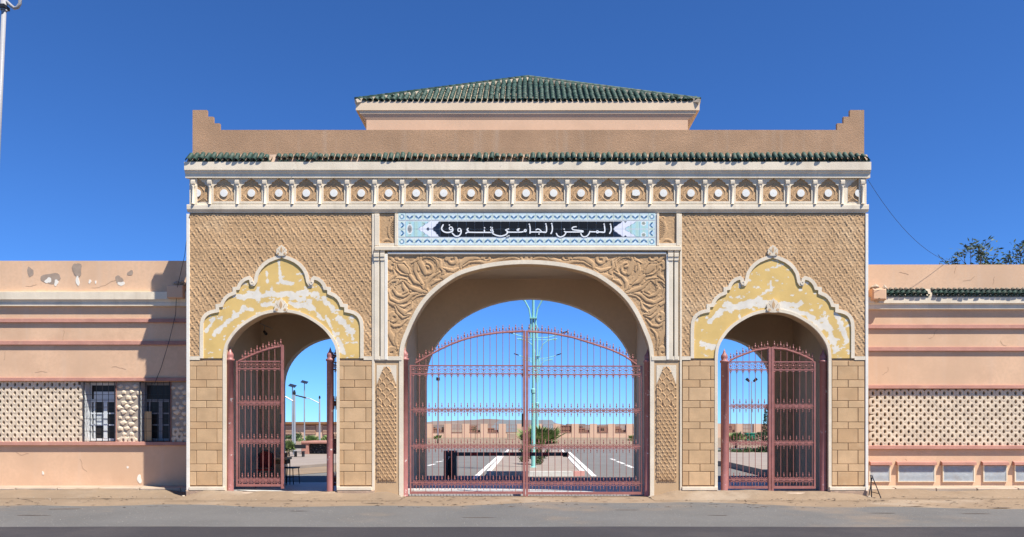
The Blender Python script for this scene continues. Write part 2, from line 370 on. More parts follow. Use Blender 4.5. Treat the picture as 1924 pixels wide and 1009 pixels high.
# hills
def hill(px0, px1, top, D, lab, seed):
    pts = []; n = 40
    mb = MB(); vs = []
    for i in range(n+1):
        t = i/n; px = px0+(px1-px0)*t
        h = (VY-top)*D/FPX*(math.sin(math.pi*t)**.5)*(.8+.3*float(fbm(np.array([t*6.]), np.array([seed*1.]), seed)[0])); x = (px-VX)*D/FPX
        vs += [(x, D-CAMD-60, -.5), (x, D-CAMD, EYE+h), (x, D-CAMD+160, -.5)]
    fs = []
    for i in range(n):
        a = 3*i; fs += [(a, a+3, a+4, a+1), (a+1, a+4, a+5, a+2)]
    mb.add(vs, fs); tag(mb.build('hill', M['hill'], smooth=True), lab, kind='structure')
hill(760, 1080, 787, 900, 'low brown desert hill left of the lamp posts', 3)
hill(980, 1700, 795, 1300, 'long low ridge behind the right archway', 8)
hill(300, 900, 792, 1200, 'low ridge behind the left archway', 5)
def blots(name, m, spec, z, lab):
    mb = MB()
    for i, (px, py, a, b) in enumerate(spec):
        c = gr(px, py); rr = random.Random(i*7+3); n = 26
        mb.add([(c.x+a*(1+.25*math.sin(3*t+i)+rr.uniform(-.12, .12))*math.cos(t), c.y+b*(1+.25*math.sin(2*t+i*2)+rr.uniform(-.15, .15))*math.sin(t), z+.0003*(i % 9)) for t in np.linspace(0, 2*math.pi, n+1)[:-1]], [tuple(range(n))])
    tag(mb.build(name, M[m]), lab, kind='stuff')
blots('ground_stain', 'tarstain', [(122, 956, .28, .05), (100, 956.5, .1, .03), (60, 968, .3, .04), (1722, 951, .2, .04), (1705, 952, .08, .03), (1660, 964, .25, .03), (1880, 954, .25, .05), (1830, 965, .25, .04), (560, 960, .2, .03), (900, 972, .3, .03), (1180, 958, .22, .04), (1350, 968, .2, .03), (700, 945, .2, .04)], .0, 'thin brown stains on the grey forecourt')
def bank(x0, x1, y0, y1, hmax, lab, seed):
    nx, ny = int((x1-x0)/.06), 26; gx_, gy_ = np.meshgrid(np.linspace(x0, x1, nx), np.linspace(y0, y1, ny)); t = (gy_-y0)/(y1-y0)
    n_ = fbm(gx_*1.3, gy_*1.3, seed, 4); e = np.minimum(1, np.minimum(gx_-x0, x1-gx_)/.5)
    h = hmax*sstep(.25, 1, t+.5*(n_-.5))*(.55+.9*n_)*e+.012*(fbm(gx_*9, gy_*9, seed+2, 3)-.5)*sstep(0, .4, t)-.006*(1-t)
    co = np.stack([gx_, gy_, h], -1).reshape(-1, 3); idx = np.arange(nx*ny).reshape(ny, nx)
    q = np.stack([idx[:-1, :-1], idx[:-1, 1:], idx[1:, 1:], idx[1:, :-1]], -1).reshape(-1, 4)
    mb = MB(); mb.add([tuple(c) for c in co.tolist()], [tuple(f) for f in q.tolist()]); tag(mb.build('sand_bank', M['sand'], smooth=True), lab, kind='structure')
bank(-8.05, -2.85, -1.0, .045, .13, 'low bank of sand heaped against the left half of the gatehouse', 3)
bank(2.85, 8.05, -1.0, .045, .13, 'low bank of sand heaped against the right half of the gatehouse', 5)
bank(-15.5, -8.05, -.5, .69, .11, 'sand drifted against the kerb of the left annex', 7)
bank(8.05, 15.5, -.5, .69, .11, 'sand drifted against the kerb of the right annex', 9)
# gravel on the forecourt (uncountable)
mb = MB()
for i in range(2600):
    y = random.uniform(-5.5, .3) if i % 3 else random.uniform(-.9, .6); x = random.uniform(-14, 14); s = random.choice([.005, .006, .007, .009, .016 if i % 9 == 0 else .006])
    if y > .0 and not (abs(x) > 8): y = -abs(y)-.1
    a = random.random()*6; z = .0
    p = [(x+s*math.cos(a+j*2.1)*random.uniform(.7, 1.2), y+s*math.sin(a+j*2.1), z) for j in range(3)]
    mb.add(p+[(x, y, z+s*.8)], [(0, 1, 3), (1, 2, 3), (2, 0, 3)])
tag(mb.build('gravel', M['grit']), 'loose gravel and grit scattered over the forecourt', kind='stuff')
mb = MB()
for i in range(560):
    x = random.uniform(-13, 13); y = random.uniform(-2.6, .55); 
    if y > -.05 and abs(x) < 8: y = -.05-random.random()*1.4
    s = random.uniform(.008, .028); a = random.random()*6; l = random.uniform(.02, .12)
    mb.add([(x-l*math.cos(a), y-l*math.sin(a)*.3, .003), (x, y, .003+s*.5), (x+l*math.cos(a), y+l*math.sin(a)*.3, .003), (x, y+s, .003)], [(0, 1, 2), (0, 2, 3), (0, 1, 3), (1, 2, 3)])
tag(mb.build('plant_litter', M['bark']), 'dry twigs and dark litter along the foot of the gate', kind='stuff')

# ================================================================== GATEHOUSE
GH = thing('gatehouse', 'tan and cream Moroccan style gatehouse with three arches and green tiled roof', 'gatehouse', (0, 0, 0))
ARC = [(232.5, 933), (232.5, 676), (230, 649), (218, 617), (205, 590), (188.5, 565), (165, 542), (131, 519), (97, 507), (51, 498.5), (0, 495.5)]
SARC = [(104.5, 933), (104.5, 700), (103, 657), (91, 632), (72, 612), (44, 595), (22, 588), (0, 586)]
def smooth_pts(P, k=4, keep=1):
    out = P[:keep]
    for i in range(keep, len(P)-1):
        p0 = P[max(i-1, keep)]; p1 = P[i]; p2 = P[i+1]; p3 = P[i+2] if i+2 < len(P) else (-P[i][0], P[i][1])
        for j in range(k):
            t = j/k
            out.append(tuple(.5*((2*p1[a])+(-p0[a]+p2[a])*t+(2*p0[a]-5*p1[a]+4*p2[a]-p3[a])*t*t+(-p0[a]+3*p1[a]-3*p2[a]+p3[a])*t**3) for a in (0, 1)))
    out.append(P[-1]); return out
ARC = smooth_pts(ARC, 4); SARC = smooth_pts(SARC, 4)
def arch(cx, A, off=0.0):
    """polyline left foot -> top -> right foot, px centre cx, offset outward (m)"""
    pts = [Vector((X(cx-o), Z(y))) for o, y in A]+[Vector((X(cx+o), Z(y))) for o, y in reversed(A[:-1])]
    if off:
        q = []
        for i, p in enumerate(pts):
            a = pts[max(i-1, 0)]; b = pts[min(i+1, len(pts)-1)]; d = (b-a).normalized(); q.append(p+Vector((-d.y, d.x))*off)
        pts = q
    return [(p.x, p.y) for p in pts]
CXL, CXM, CXR = 528.5, 989.5, 1452.5
XL, XR = X(356), X(1628)
def arched_outline(top, xl, xr):
    pts = [(xl, 0)]
    for cx, A in ((CXL, SARC), (CXM, ARC), (CXR, SARC)): pts += arch(cx, A)
    return pts+[(xr, 0), (xr, top), (xl, top)]
o = MB().prism(arched_outline(Z(400), XL+.004, XR-.004), .05, .35).build('front_wall', [M['tan']], GH)
def ell(cx, a, b, sp): return [(cx-a, 0)]+[(cx-a*math.cos(t), sp+b*math.sin(t)) for t in np.linspace(0, math.pi, 33)]+[(cx+a, 0)]
rw = [(XL+.004, 0)]+ell(-5.45, 1.61, 1.40, 2.84)+ell(.10, 3.02, 2.36, 3.0)+ell(5.50, 1.61, 1.40, 2.84)+[(XR-.004, 0), (XR-.004, 7.0), (XL+.004, 7.0)]
MB().prism(rw, 4.1, 4.4).build('rear_wall', M['interior'], GH)
MB().box(XL+.004, XL+.22, .352, 4.098, 0, 6.995).build('side_wall', M['peach2'], GH)
MB().box(XR-.22, XR-.004, .352, 4.098, 0, 6.995).build('side_wall', M['peach2'], GH)
for sx in (-1, 1):
    a, b = sorted((sx*3.15, sx*3.83)); MB().box(a, b, .352, 4.098, 0, 5.9).build('partition_wall', M['interior'], GH)
    a, b = sorted((sx*7.68, sx*7.66)); MB().box(a, b, .353, 4.097, 0, 5.9).build('wall_lining', M['interior'], GH)
MB().box(XL+.225, XR-.225, .353, 4.097, 5.9, 6.1).build('ceiling', M['interior'], GH)
MB().box(XL+.02, XR-.02, .351, 4.39, 6.9, 7.05).build('roof_slab', M['mortar'], GH)
MB().box(XL+.05, XR-.05, .34, 4.38, -.03, .03).build('floor', M['floor'], GH)
for cx in (CXL, CXR):
    MB().bbox(X(cx-103), X(cx+103), -.14, .36, -.03, .1, .03).build('threshold', M['concrete'], GH)
# parapet with stepped corners
mb = MB()
pp = []
for (x, y) in [(360, 205), (387, 205), (387, 217.5), (399, 217.5), (399, 230), (411, 230), (411, 242.5)]: pp.append((x, y))
pr_ = [(1984-x+1.5, y) for x, y in reversed(pp)]
out = [(360, 330)]+pp+pr_+[(1625.5, 330)]
mb.prism([(X(x), Z(y)) for x, y in out], .05, .13)
mb.box(X(360), X(360)+.14, .132, 1.2, Z(330), Z(242)); mb.box(X(1625)-.14, X(1625), .132, 1.2, Z(330), Z(242))
mb.build('parapet', M['parapet'], GH)
MB().box(XL-.0, XR+.0, 0.0, .30, Z(400), Z(330)-.003).build('frieze_wall', M['cream'], GH)
# cornice
def zc(py, Y): return at(0, py, Y).z
prof = [(.045, zc(303, -.14)+.04), (-.14, zc(304, -.14)), (-.14, zc(319, -.14)), (-.12, zc(320.5, -.12)), (-.115, zc(323, -.11)), (-.085, zc(327, -.08)), (-.085, zc(334, -.08)), (.045, zc(335, -.0))]
MB().extx(prof, X(351), X(1632)).build('cornice', M['cream'], GH)
# returns of the cornice on the two sides
for sx, xx in ((-1, XL), (1, XR)):
    a, b = sorted((xx, xx+sx*.075)); MB().box(a, b, .05, 1.2, zc(319, 0), zc(304, 0)).build('cornice_return', M['cream'], GH)
MB().extx([(.0, Z(384)), (-.045, Z(385)), (-.05, Z(387)), (-.05, Z(394)), (-.03, Z(396)), (.0, Z(399))], X(352.5), X(1631)).build('ledge', M['cream'], GH)
# tiny edge trims (vertical white borders)
def trim(x0, x1, y0, y1, m='cream', yf=-.016, yb=.049, name='trim'):
    return MB().bbox(X(x0), X(x1), yf, yb, Z(y1), Z(y0), .006).build(name, M[m], GH)
trim(350.5, 356.5, 402, 921, 'white'); trim(1625.5, 1631, 402, 926, 'white')
trim(699, 704, 402, 921, 'cream'); trim(1277, 1281, 402, 921, 'cream')
# ---- eave tiles along the cornice
def halfpipe(r, L, n=7, th=.012, up=True, taper=.88):
    mb = MB(); vs = []
    for k_, (yy, rr) in enumerate(((0, r), (L, r*taper))):
        for i in range(n+1):
            t = math.pi*i/n; c, s = math.cos(t), math.sin(t)*(1 if up else -1)
            vs.append((rr*c, yy, rr*s))
        for i in range(n+1):
            t = math.pi*i/n; c, s = math.cos(t), math.sin(t)*(1 if up else -1)
            vs.append(((rr-th)*c, yy, (rr-th)*s))
    m = n+1; fs = []
    for i in range(n):
        fs += [(i, i+1, 2*m+i+1, 2*m+i), (m+i, 3*m+i, 3*m+i+1, m+i+1), (i, m+i, m+i+1, i+1)]
    mb.add(vs, fs); return mb
cover = halfpipe(.062, .30).mesh('roof_tile', M['tile'], True)
chan = halfpipe(.056, .30, up=False).mesh('roof_tile', M['tile'], True)
cover_short = halfpipe(.062, .17).mesh('roof_tile', M['tile'], True)
dusty = halfpipe(.06, .2).mesh('roof_tile', M['tile_dusty'], True)
def eave(parent, x0, x1, ztop, yback, yfront, zfront, gaps, pitch=.1385, prob=.92, dust=False, seed=1):
    rr = random.Random(seed); n = int((x1-x0)/pitch); sl = math.atan2(ztop-zfront, yback-yfront)
    MB().extx([(yback, ztop+.03), (yback, zfront-.05), (yfront+.07, zfront-.05), (yfront+.075, zfront-.02), (yback-.03, ztop-.035)], x0, x1).build('eave_bedding', M['bedding'], parent)
    for i in range(n):
        x = x0+(i+.5)*pitch; st = rr.random(); g = any(a <= i/n <= b for a, b in gaps)
        if st > prob: continue
        short = g
        j = rr.uniform(-.012, .012)
        me = cover_short if short else cover
        yf = yfront+(.05 if short else 0)+j*1.5
        z = zfront+math.tan(sl)*(yf-yfront)+.022
        place('eave_tile', me, (x, yf, z+rr.uniform(-.006, .006)), parent, (sl, rr.uniform(-.08, .08), rr.uniform(-.05, .05)))
        if not g or rr.random() < .8:
            if rr.random() < .97: place('eave_tile', chan, (x+pitch/2, yfront+.02+rr.uniform(0, .02), zfront+.03), parent, (sl, 0, rr.uniform(-.04, .04)))
eave(GH, X(353), X(1631), Z(293)+.02, .048, -.145, zc(302.5, -.14)+.0, [(.11, .17), (.19, .28), (.33, .42), (.45, .5), (.975, .995)], prob=.985, seed=4)
MB().box(X(560), X(561), -.2, -.19, Z(312), Z(311)).build('cornice_chip', M['joint'], GH)
# ---- frieze
frz = MB().box(X(357), X(1627), -.004, -.001, Z(384.5), Z(336)).build('frieze', M['cream'], GH)
def ogee_panel_outline(cx, hw=19.5):
    L = [(-hw, 379), (-hw, 352), (-hw+2, 349), (-hw+6, 347), (-hw+7, 343.5), (-hw+11, 342), (-hw+12.5, 339.5), (-3, 338), (0, 335.5)]
    return [(cx+a, b) for a, b in L]+[(cx-a, b) for a, b in reversed(L[:-1])]
po = [(a/80, (379-b)/80) for a, b in ogee_panel_outline(0)]
def hf_medal(x, z):
    h = -.008+.006*(fbm(x*90, z*90, 3, 2)-.5)*2
    def st(path, w0, w1, hh=.024):
        nonlocal h
        ws = np.linspace(w0, w1, len(path)); d = segdist(x, z, [(a/80, (379-b)/80) for a, b in path], [v/80 for v in ws]); h = np.maximum(h, -.008+.45*hh*sstep(0, .012, d))
    for s in (-1, 1):
        st([(0, 345), (s*3, 349), (s*8, 353), (s*13, 360), (s*13.5, 367), (s*10, 373), (s*4, 377), (0, 378.5)], 1.0, 1.4, .03)
        st([(s*9.5, 354), (s*15, 360), (s*16.5, 366), (s*13, 373)], .6, 2.4, .022)
        st([(s*19, 379), (s*15, 374.5), (s*9, 376), (s*5, 379)], 1.5, .6)
        st([(s*18, 370), (s*16, 374), (s*18.5, 377)], 1, .6)
        st([(s*3, 342), (s*6, 347), (s*11, 348), (s*17, 353)], .5, 1)
    st([(0, 337), (0, 348)], .5, .8)
    return h
pm = gridmesh('carved_panel', -19.5/80, 19.5/80, 0, 43/80, .0085, hf_medal, M['carved'], keep=lambda x, z: inpoly(x, z, [(a, b) for a, b in po]))
hm = gridmesh('carved_panel', 0, 19.5/80, 0, 43/80, .0085, hf_medal, M['carved'], keep=lambda x, z: inpoly(x, z, [(a, b) for a, b in po]))
hm2 = gridmesh('carved_panel', -19.5/80, 0, 0, 43/80, .0085, hf_medal, M['carved'], keep=lambda x, z: inpoly(x, z, [(a, b) for a, b in po]))
disc = MB().lathe([(.0, 0), (.088, 0), (.09, .004), (.087, .009), (.02, .010), (0, .010)], n=20)
disc.add([(.006*math.cos(t), .006*math.sin(t), .012) for t in (0, 1.57, 3.14, 4.71)], [(0, 1, 2, 3)])
disc.v = [(a, -c, b) for a, b, c in disc.v]; disc = disc.mesh('medallion', M['medal'])
broken = MB().prism([(-.085, .06), (-.02, .085), (.07, .07), (.095, .0), (.08, -.05), (-.01, -.07), (-.09, -.05)], -.010, 0).mesh('medallion', M['medal'])
coln = MB().lathe([(.036, 0), (.036, .02), (.026, .03), (.027, .4), (.034, .42)], n=10).mesh('colonnette', M['cream'], True)
brk = MB(); brk.extx([(.0, .0), (-.03, .0), (-.034, .04), (-.05, .05), (-.054, .09), (-.054, .12), (-.034, .125), (-.03, .165), (0, .165)], -.048, .048); brk = brk.mesh('bracket', M['cream'])
arch_in = MB()
pitch = 51.55; c0 = 421.5
frame_m = None
# frame strips with ogee hole: spandrel plate per bay
def bay_plate():
    mb = MB(); hw = pitch/2/80-.001
    left = [(a_, b_) for a_, b_ in po if a_ <= .0001]
    for s in (-1, 1):
        pts = [(-hw, -.055), (-.0004, -.055), (-.0004, 0)]+left[:-1]+[(-.0004, left[-1][1]), (-.0004, .548), (-hw, .548)]
        mb.prism([(a_*(-s), b_) for a_, b_ in pts], 0, .030, back=False)
    return mb.mesh('bay_frame', M['cream'])
bp = bay_plate()
for i in range(24):
    cx = c0+pitch*i; x = X(cx)
    if cx > 1590: break
    place('bay_frame', bp, (x, -.034, Z(379)), frz)
    place('carved_panel', pm, (x, -.016, Z(379)), frz)
    place('medallion', broken if i == 15 else disc, (x, -.024, Z(363.5)), frz)
for i in range(25):
    cx = c0+pitch*(i-.5)
    if cx > 1600: break
    place('colonnette', coln, (X(cx), -.044, Z(384.5)), frz)
    place('bracket', brk, (X(cx), -.035, Z(351)), frz)
for cx, me, xm in ((371.5, hm, 371.5), (1612.5, hm2, 1612.5)):
    place('carved_panel', me, (X(xm), -.016, Z(379)), frz)
    place('medallion', disc, (X(xm), -.024, Z(363.5)), frz)
MB().box(X(357.5), X(371.5), -.035, -.005, Z(384), Z(336)).build('bay_pillar', M['cream'], frz)
MB().box(X(1612.5), X(1626.5), -.035, -.005, Z(384), Z(336)).build('bay_pillar', M['cream'], frz)
for cx in (365, 1619):
    place('colonnette', coln, (X(cx), -.06, Z(384.5)), frz); place('bracket', brk, (X(cx), -.036, Z(351)), frz)

# ---- carved side fields
LOB = [(152, 905), (152, 780), (152, 700), (155, 645), (166, 612), (182, 590), (205, 574), (235, 564), (268, 558), (268, 522), (300, 518), (308, 495), (325, 468), (350, 446), (392, 428), (392, 398), (421, 394), (430, 368), (447, 345), (470, 328), (500, 318), (513, 330), (516, 352), (522, 366), (534, 364), (546, 345), (552, 312), (560, 283), (580, 250), (605, 222), (640, 196), (685, 176), (720, 165), (733, 146), (737, 128)]
LOB = [(340+a/3.88, 440+b/3.88) for a, b in LOB]
LCX = 340+737/3.88
def lobed(cx, dy=0):
    l = [(cx+(a-LCX), b+dy) for a, b in LOB]; r = [(cx-(a-LCX), b+dy) for a, b in reversed(LOB[:-1])]
    return [(X(a), Z(b)) for a, b in l+r]
def hf_sebka(x, z):
    a = x/.199; b = z/.276; b = b+.025*np.sin(4*np.pi*b)
    wv = .06*np.sin(4*np.pi*b)
    u = a+b; v = a-b
    du = np.abs(u-np.round(u)); dv = np.abs(v-np.round(v))
    # scalloped ribs
    du = du+.035*np.cos(6*np.pi*v); dv = dv+.035*np.cos(6*np.pi*u)
    d = np.minimum(du, dv)
    h = (.005+.0085*fbm(x*4.5+z*2, z*4.5, 31, 2))*sstep(.13, .095, d)
    iu = np.floor(u); iv = np.floor(v)
    fu = u-iu-.5; fv = v-iv-.5
    lx = (fu+fv)/2; lz = (fu-fv)/2
    cell = (iu*3+iv*5)%7; big = ((iu+iv)%4 == 0) & ((iu-iv)%6 == 0)
    leaf = .011*sstep(.05, .0, np.abs(lx)*1.0-.03*np.cos(lz*7))*sstep(.34, .2, np.abs(lz))
    leaf2 = .009*sstep(.06, .02, np.abs(np.hypot(lx, lz*.7)-.14))
    hasleaf = ((iu+2*iv)%3 != 1)
    h = np.maximum(h, np.where(hasleaf, leaf, 0)); h = np.maximum(h, np.where((iu-iv)%5 == 2, leaf2, 0))
    wear = fbm(x*1.3, z*1.3, 11, 3)
    h = h*(.8+.35*wear)+.0055*(fbm(x*30, z*30, 5, 3)-.5)*2
    return h
for cx, x0, x1, sd in ((CXL+1.0, 356.5, 699, 1), (CXR-1.0, 1281, 1625.5, 2)):
    lo = lobed(cx); field = lo
    me = gridmesh('carved_field', X(x0), X(x1), Z(669), Z(401.5), .0125, hf_sebka, M['carved'], keep=lambda x, z: ~inpoly(x, z, field), y=.010)
    place('carved_field', me, (0, 0, 0), GH)
    mo = MB().ribbon(lo, .082, -.014, .045).build('lobed_moulding', M['cream'], GH); 
    # horizontal returns of the moulding
    for s in (-1, 1):
        ex = lo[0][0]-.04 if s < 0 else lo[-1][0]+.04
        tx = X(x0) if s < 0 else X(x1); a, b = sorted((ex, tx)); MB().box(a, b, -.013, .045, Z(676.5), Z(669.5)).build('moulding_return', M['cream'], GH)
    for s in (-1, 1):
        c = (X(cx)+s*(X(340+521/3.88)-X(LCX)), Z(440+356/3.88))
        MB().ribbon([(c[0]+.034*math.cos(t), c[1]+.034*math.sin(t)) for t in np.linspace(0, 2*math.pi, 13)[:-1]], .03, -.024, .0, closed=True).build('moulding_curl', M['cream'], GH)
# palmettes (carved fleurons)
def palmette(cx, y, sc, parent, white='cream'):
    f = lambda pts: [(X(cx)+a*sc/80, Z(y)+b*sc/80) for a, b in pts]
    half = [(2.2, 0), (6, .5), (9, 2.5), (10, 5), (9, 7.2), (9.8, 9.5), (9, 12.5), (6.5, 14.5), (5.2, 17), (2.5, 18), (0, 20.5)]
    o = MB().prism(f(half+[(-a, b) for a, b in reversed(half[:-1])]), -.034, .0).build('palmette', M[white], parent)
    MB().prism(f([(0, 5), (2.1, 9), (2.3, 12), (0, 17.5), (-2.3, 12), (-2.1, 9)]), -.038, -.03).build('leaf_inlay', M['stone'], o)
    for s in (-1, 1):
        MB().prism(f([(s*6+2.1*math.cos(t), 3.9+2.1*math.sin(t)) for t in np.linspace(0, 6.283, 9)[:-1]]), -.0385, -.03).build('leaf_inlay', M['stone'], o)
        MB().ribbon(f([(s*3.4, 7), (s*4.4, 10), (s*6.5, 12.5)]), .008, -.036, -.03).build('groove', M['joint'], o)
    return o
palmette(CXL+1, 481, 1, GH); palmette(CXR-1, 481, 1, GH)
palmette(CXL, 587.5, 1.3, GH); palmette(CXR, 587.5, 1.3, GH)
# yellow spandrels with flaking paint
def peel(cx, mirror, caps, seed):
    def col(x, z):
        px = 990+x*80; py = 933-z*80
        rel = (px-cx)*(-1 if mirror else 1)
        m = np.zeros(x.shape)
        for (ax, ay, bx, by, r) in caps:
            d = segdist(rel, py, [(ax, ay), (bx, by)], [0, 0]); m = np.maximum(m, np.clip(1+d/r, 0, 1))
        n1 = fbm(x*9, z*13, seed, 6); n2 = fbm(x*2.2, z*2.2, seed+9, 3)
        t = m*1.5+(n1-.5)*1.5
        on = sstep(.98, 1.01, t)
        halo = sstep(.92, .95, t)
        y = np.array([.68, .455, .155]); wv = np.array([.72, .65, .53]); g = np.array([.56, .46, .3])
        base = y*(1+.12*(n2[..., None]-.5)); c = base*(1-halo[..., None]*.35)+g*halo[..., None]*.35
        w_ = wv*(1+.16*(fbm(x*14, z*14, seed+3, 3)[..., None]-.5))
        return c*(1-on[..., None])+w_*on[..., None]
    return col
capsL = [(-78, 556, 68, 552, 17), (-60, 550, 40, 560, 15), (-5, 492, -1, 528, 7), (-28, 510, -26, 530, 8), (2, 530, 22, 532, 9), (-70, 580, -128, 628, 13), (-128, 600, -140, 622, 10), (-36, 572, -14, 574, 9), (-75, 580, -55, 582, 8),
         (14, 570, 62, 580, 12), (52, 566, 72, 596, 11), (80, 560, 96, 582, 14), (84, 594, 100, 630, 8), (108, 598, 134, 624, 15), (106, 640, 118, 662, 13), (128, 612, 134, 636, 8)]
capsR = [(-100, 585, -20, 560, 15), (-90, 575, 50, 572, 16), (-25, 565, 60, 590, 15), (62, 590, 100, 618, 15), (102, 606, 118, 655, 14), (-135, 645, -112, 652, 12), (-4, 528, -3, 545, 5), (120, 590, 138, 640, 12), (-120, 605, -105, 590, 8)]
capsR = [(a_, b_, c_, d_, e_+1.5) for a_, b_, c_, d_, e_ in capsR]
for cx, lcx, caps, sd in ((CXL, CXL+1, capsL, 21), (CXR, CXR-1, capsR, 43)):
    lo = lobed(lcx); ar = arch(cx, SARC, .045)
    kp = lambda x, z: inpoly(x, z, lo) & ~inpoly(x, z, ar)
    me = gridmesh('painted_spandrel', lo[0][0], lo[-1][0], Z(677), Z(480), .0125, lambda x, z: .004*fbm(x*3, z*3, 2, 3), M['yellow'], keep=kp, y=.014, col=peel(cx, False, caps, sd))
    place('painted_spandrel', me, (0, 0, 0), GH)
    MB().ribbon(arch(cx, SARC, .03), .07, -.012, .049).build('arch_ring', M['cream'], GH)
MB().ribbon(arch(CXM, ARC, .04), .095, -.015, .049).build('arch_ring', M['cream'], GH)

# ---- pier cladding: individual stone blocks
rows = [677.5, 688, 714, 728, 753, 766.5, 793, 806, 832.5, 846, 872, 886, 912]
def cladding(x0, x1, js, jt, parent):
    bk = MB().box(X(x0), X(x1), .012, .049, Z(915), Z(677)).build('pier_cladding', M['joint'], parent)
    for r in range(12):
        js_ = [x0]+(js if r % 2 == 0 else jt)+[x1]
        for a, b in zip(js_[:-1], js_[1:]):
            j = random.uniform(-.4, .4); d = random.uniform(-.004, .004)
            MB().bbox(X(a)+.0065, X(b)-.0065, -.004+d*.6, .011, Z(rows[r+1])+.0065, Z(rows[r])-.0065, .005).build('stone_block', M[random.choice(['stone', 'stone', 'stone_pale', 'stone_dark'])], bk)
for (a, b, js, jt) in ((356.5, 418, [387.5], [369, 407.5]), (637.5, 699, [666], [646, 687])):
    cladding(a, b, js, jt, GH)
    cladding(1981-b, 1981-a, [1981-q for q in reversed(js)], [1981-q for q in reversed(jt)], GH)
for a, b in ((356.5, 424), (633.5, 699), (1281, 1347.5), (1557.5, 1625.5)):
    trim(a, b, 914.5, 921, 'cream', -.05, .049, 'plinth_trim')
for a, b in ((350, 424), (633.5, 704), (1277, 1347.5), (1557.5, 1631)):
    MB().bbox(X(a), X(b), -.045, .049, -.03, Z(921)-.001, .02).build('footing', M['bedding'], GH)
# ---- fish-scale panels
def hf_scale(x, z):
    h = np.full(x.shape, -.01)
    def sc(cx, cz, w_, hh, top):
        nonlocal h
        u = (x-cx)/(w_/2); v = (z-cz)/hh
        prof = np.where(v < .55, np.sqrt(np.clip(1-((v-.45)/.55)**2, 0, 1)), .98*np.clip(1-(v-.55)/.45, 0, 1)**.75)
        d = prof-np.abs(u); ins = sstep(0, .12, d)*(v > -.05)*(v < 1)
        rim = .010+top*.8*(v); h_ = np.where(d < .3, rim, rim-.010)
        h = np.where((d > 0) & (v > -.05) & (v < 1), np.maximum(h, -.01+ (h_+.01)*ins*1.0), h)
    P = [(0, 4.05)]
    # large scales
    big = [(0, 2.52, 0), (-.1, 2.40, 0), (.1, 2.40, 0), (0, 2.28, 0), (-.2, 2.28, 1), (.2, 2.28, 1), (-.1, 2.16, 0), (.1, 2.16, 0), (0, 2.03, 0), (-.2, 2.03, 1), (.2, 2.03, 1), (-.1, 1.91, 0), (.1, 1.91, 0), (0, 1.79, 0), (-.2, 1.79, 0), (.2, 1.79, 0)]
    for (a, b, e) in big: sc(a, b, .19, .19, .015)
    r = 0; zz = 1.69
    while zz > .03:
        for c in ([-.2, -.1, 0, .1, .2] if r % 2 else [-.15, -.05, .05, .15]): sc(c, zz, .1, .115, .012)
        zz -= .083; r += 1
    return h*(.85+.25*fbm(x*3, z*3, 8, 2))+.003*(fbm(x*60, z*60, 4, 2)-.5)
me = gridmesh('scale_panel', -.23, .23, 0.0, 2.74, .0105, hf_scale, M['carved'])
for cx in (726.5, 1252):
    MB().bbox(X(cx-23.5), X(cx+23), .0, .049, Z(931), Z(677), .01).build('pier_slab', M['tan'], GH)
    MB().box(X(cx-18.5), X(cx+18.5), -.006, -.002, Z(905), Z(686)).build('panel_ground', M['cream'], GH)
    def scalekeep(x, z):
        t = (z-2.25)/.46
        return (np.abs(x) < np.where(z < 2.28, .232, .06+.18*np.clip(1-t, 0, 1))) & (z < 2.70)
    place('scale_panel', gridmesh('scale_panel', -.23, .23, 0.0, 2.74, .0105, hf_scale, M['carved'], keep=scalekeep), (X(cx), -.020, Z(905)), GH)
# ---- upper pilasters with drain groove and capitals
for s, cx in ((-1, 714), (1, 1265.5)):
    trim(cx-10.5, cx-1.2, 486, 676, 'cream', -.03); trim(cx+1.2, cx+8.5, 486, 676, 'cream', -.03)
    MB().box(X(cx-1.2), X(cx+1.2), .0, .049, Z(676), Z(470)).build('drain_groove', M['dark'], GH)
    for a, b in ((cx-11, cx-1), (cx+1, cx+9)):
        MB().extx([(.045, Z(490)), (-.045, Z(490)), (-.045, Z(484)), (-.06, Z(483)), (-.06, Z(477)), (-.045, Z(476)), (-.07, Z(472)), (.045, Z(472))], X(a), X(b)).build('capital', M['cream'], GH)
trim(723, 728.5, 477.5, 676, 'white', -.035); trim(1251.5, 1256.5, 477.5, 676, 'white', -.035)
MB().extx([(.045, Z(462.5)), (-.02, Z(462.5)), (-.06, Z(464)), (-.06, Z(470.5)), (-.02, Z(471.5)), (.045, Z(471.5))], X(705), X(1279)).build('sign_ledge', M['cream'], GH)
trim(728.5, 1251.5, 474, 478, 'white', -.03)
MB().box(X(704), X(755), -.025, .048, Z(677), Z(669.5)).build('impost', M['cream'], GH)
MB().box(X(1224), X(1276), -.025, .048, Z(677), Z(669.5)).build('impost', M['cream'], GH)
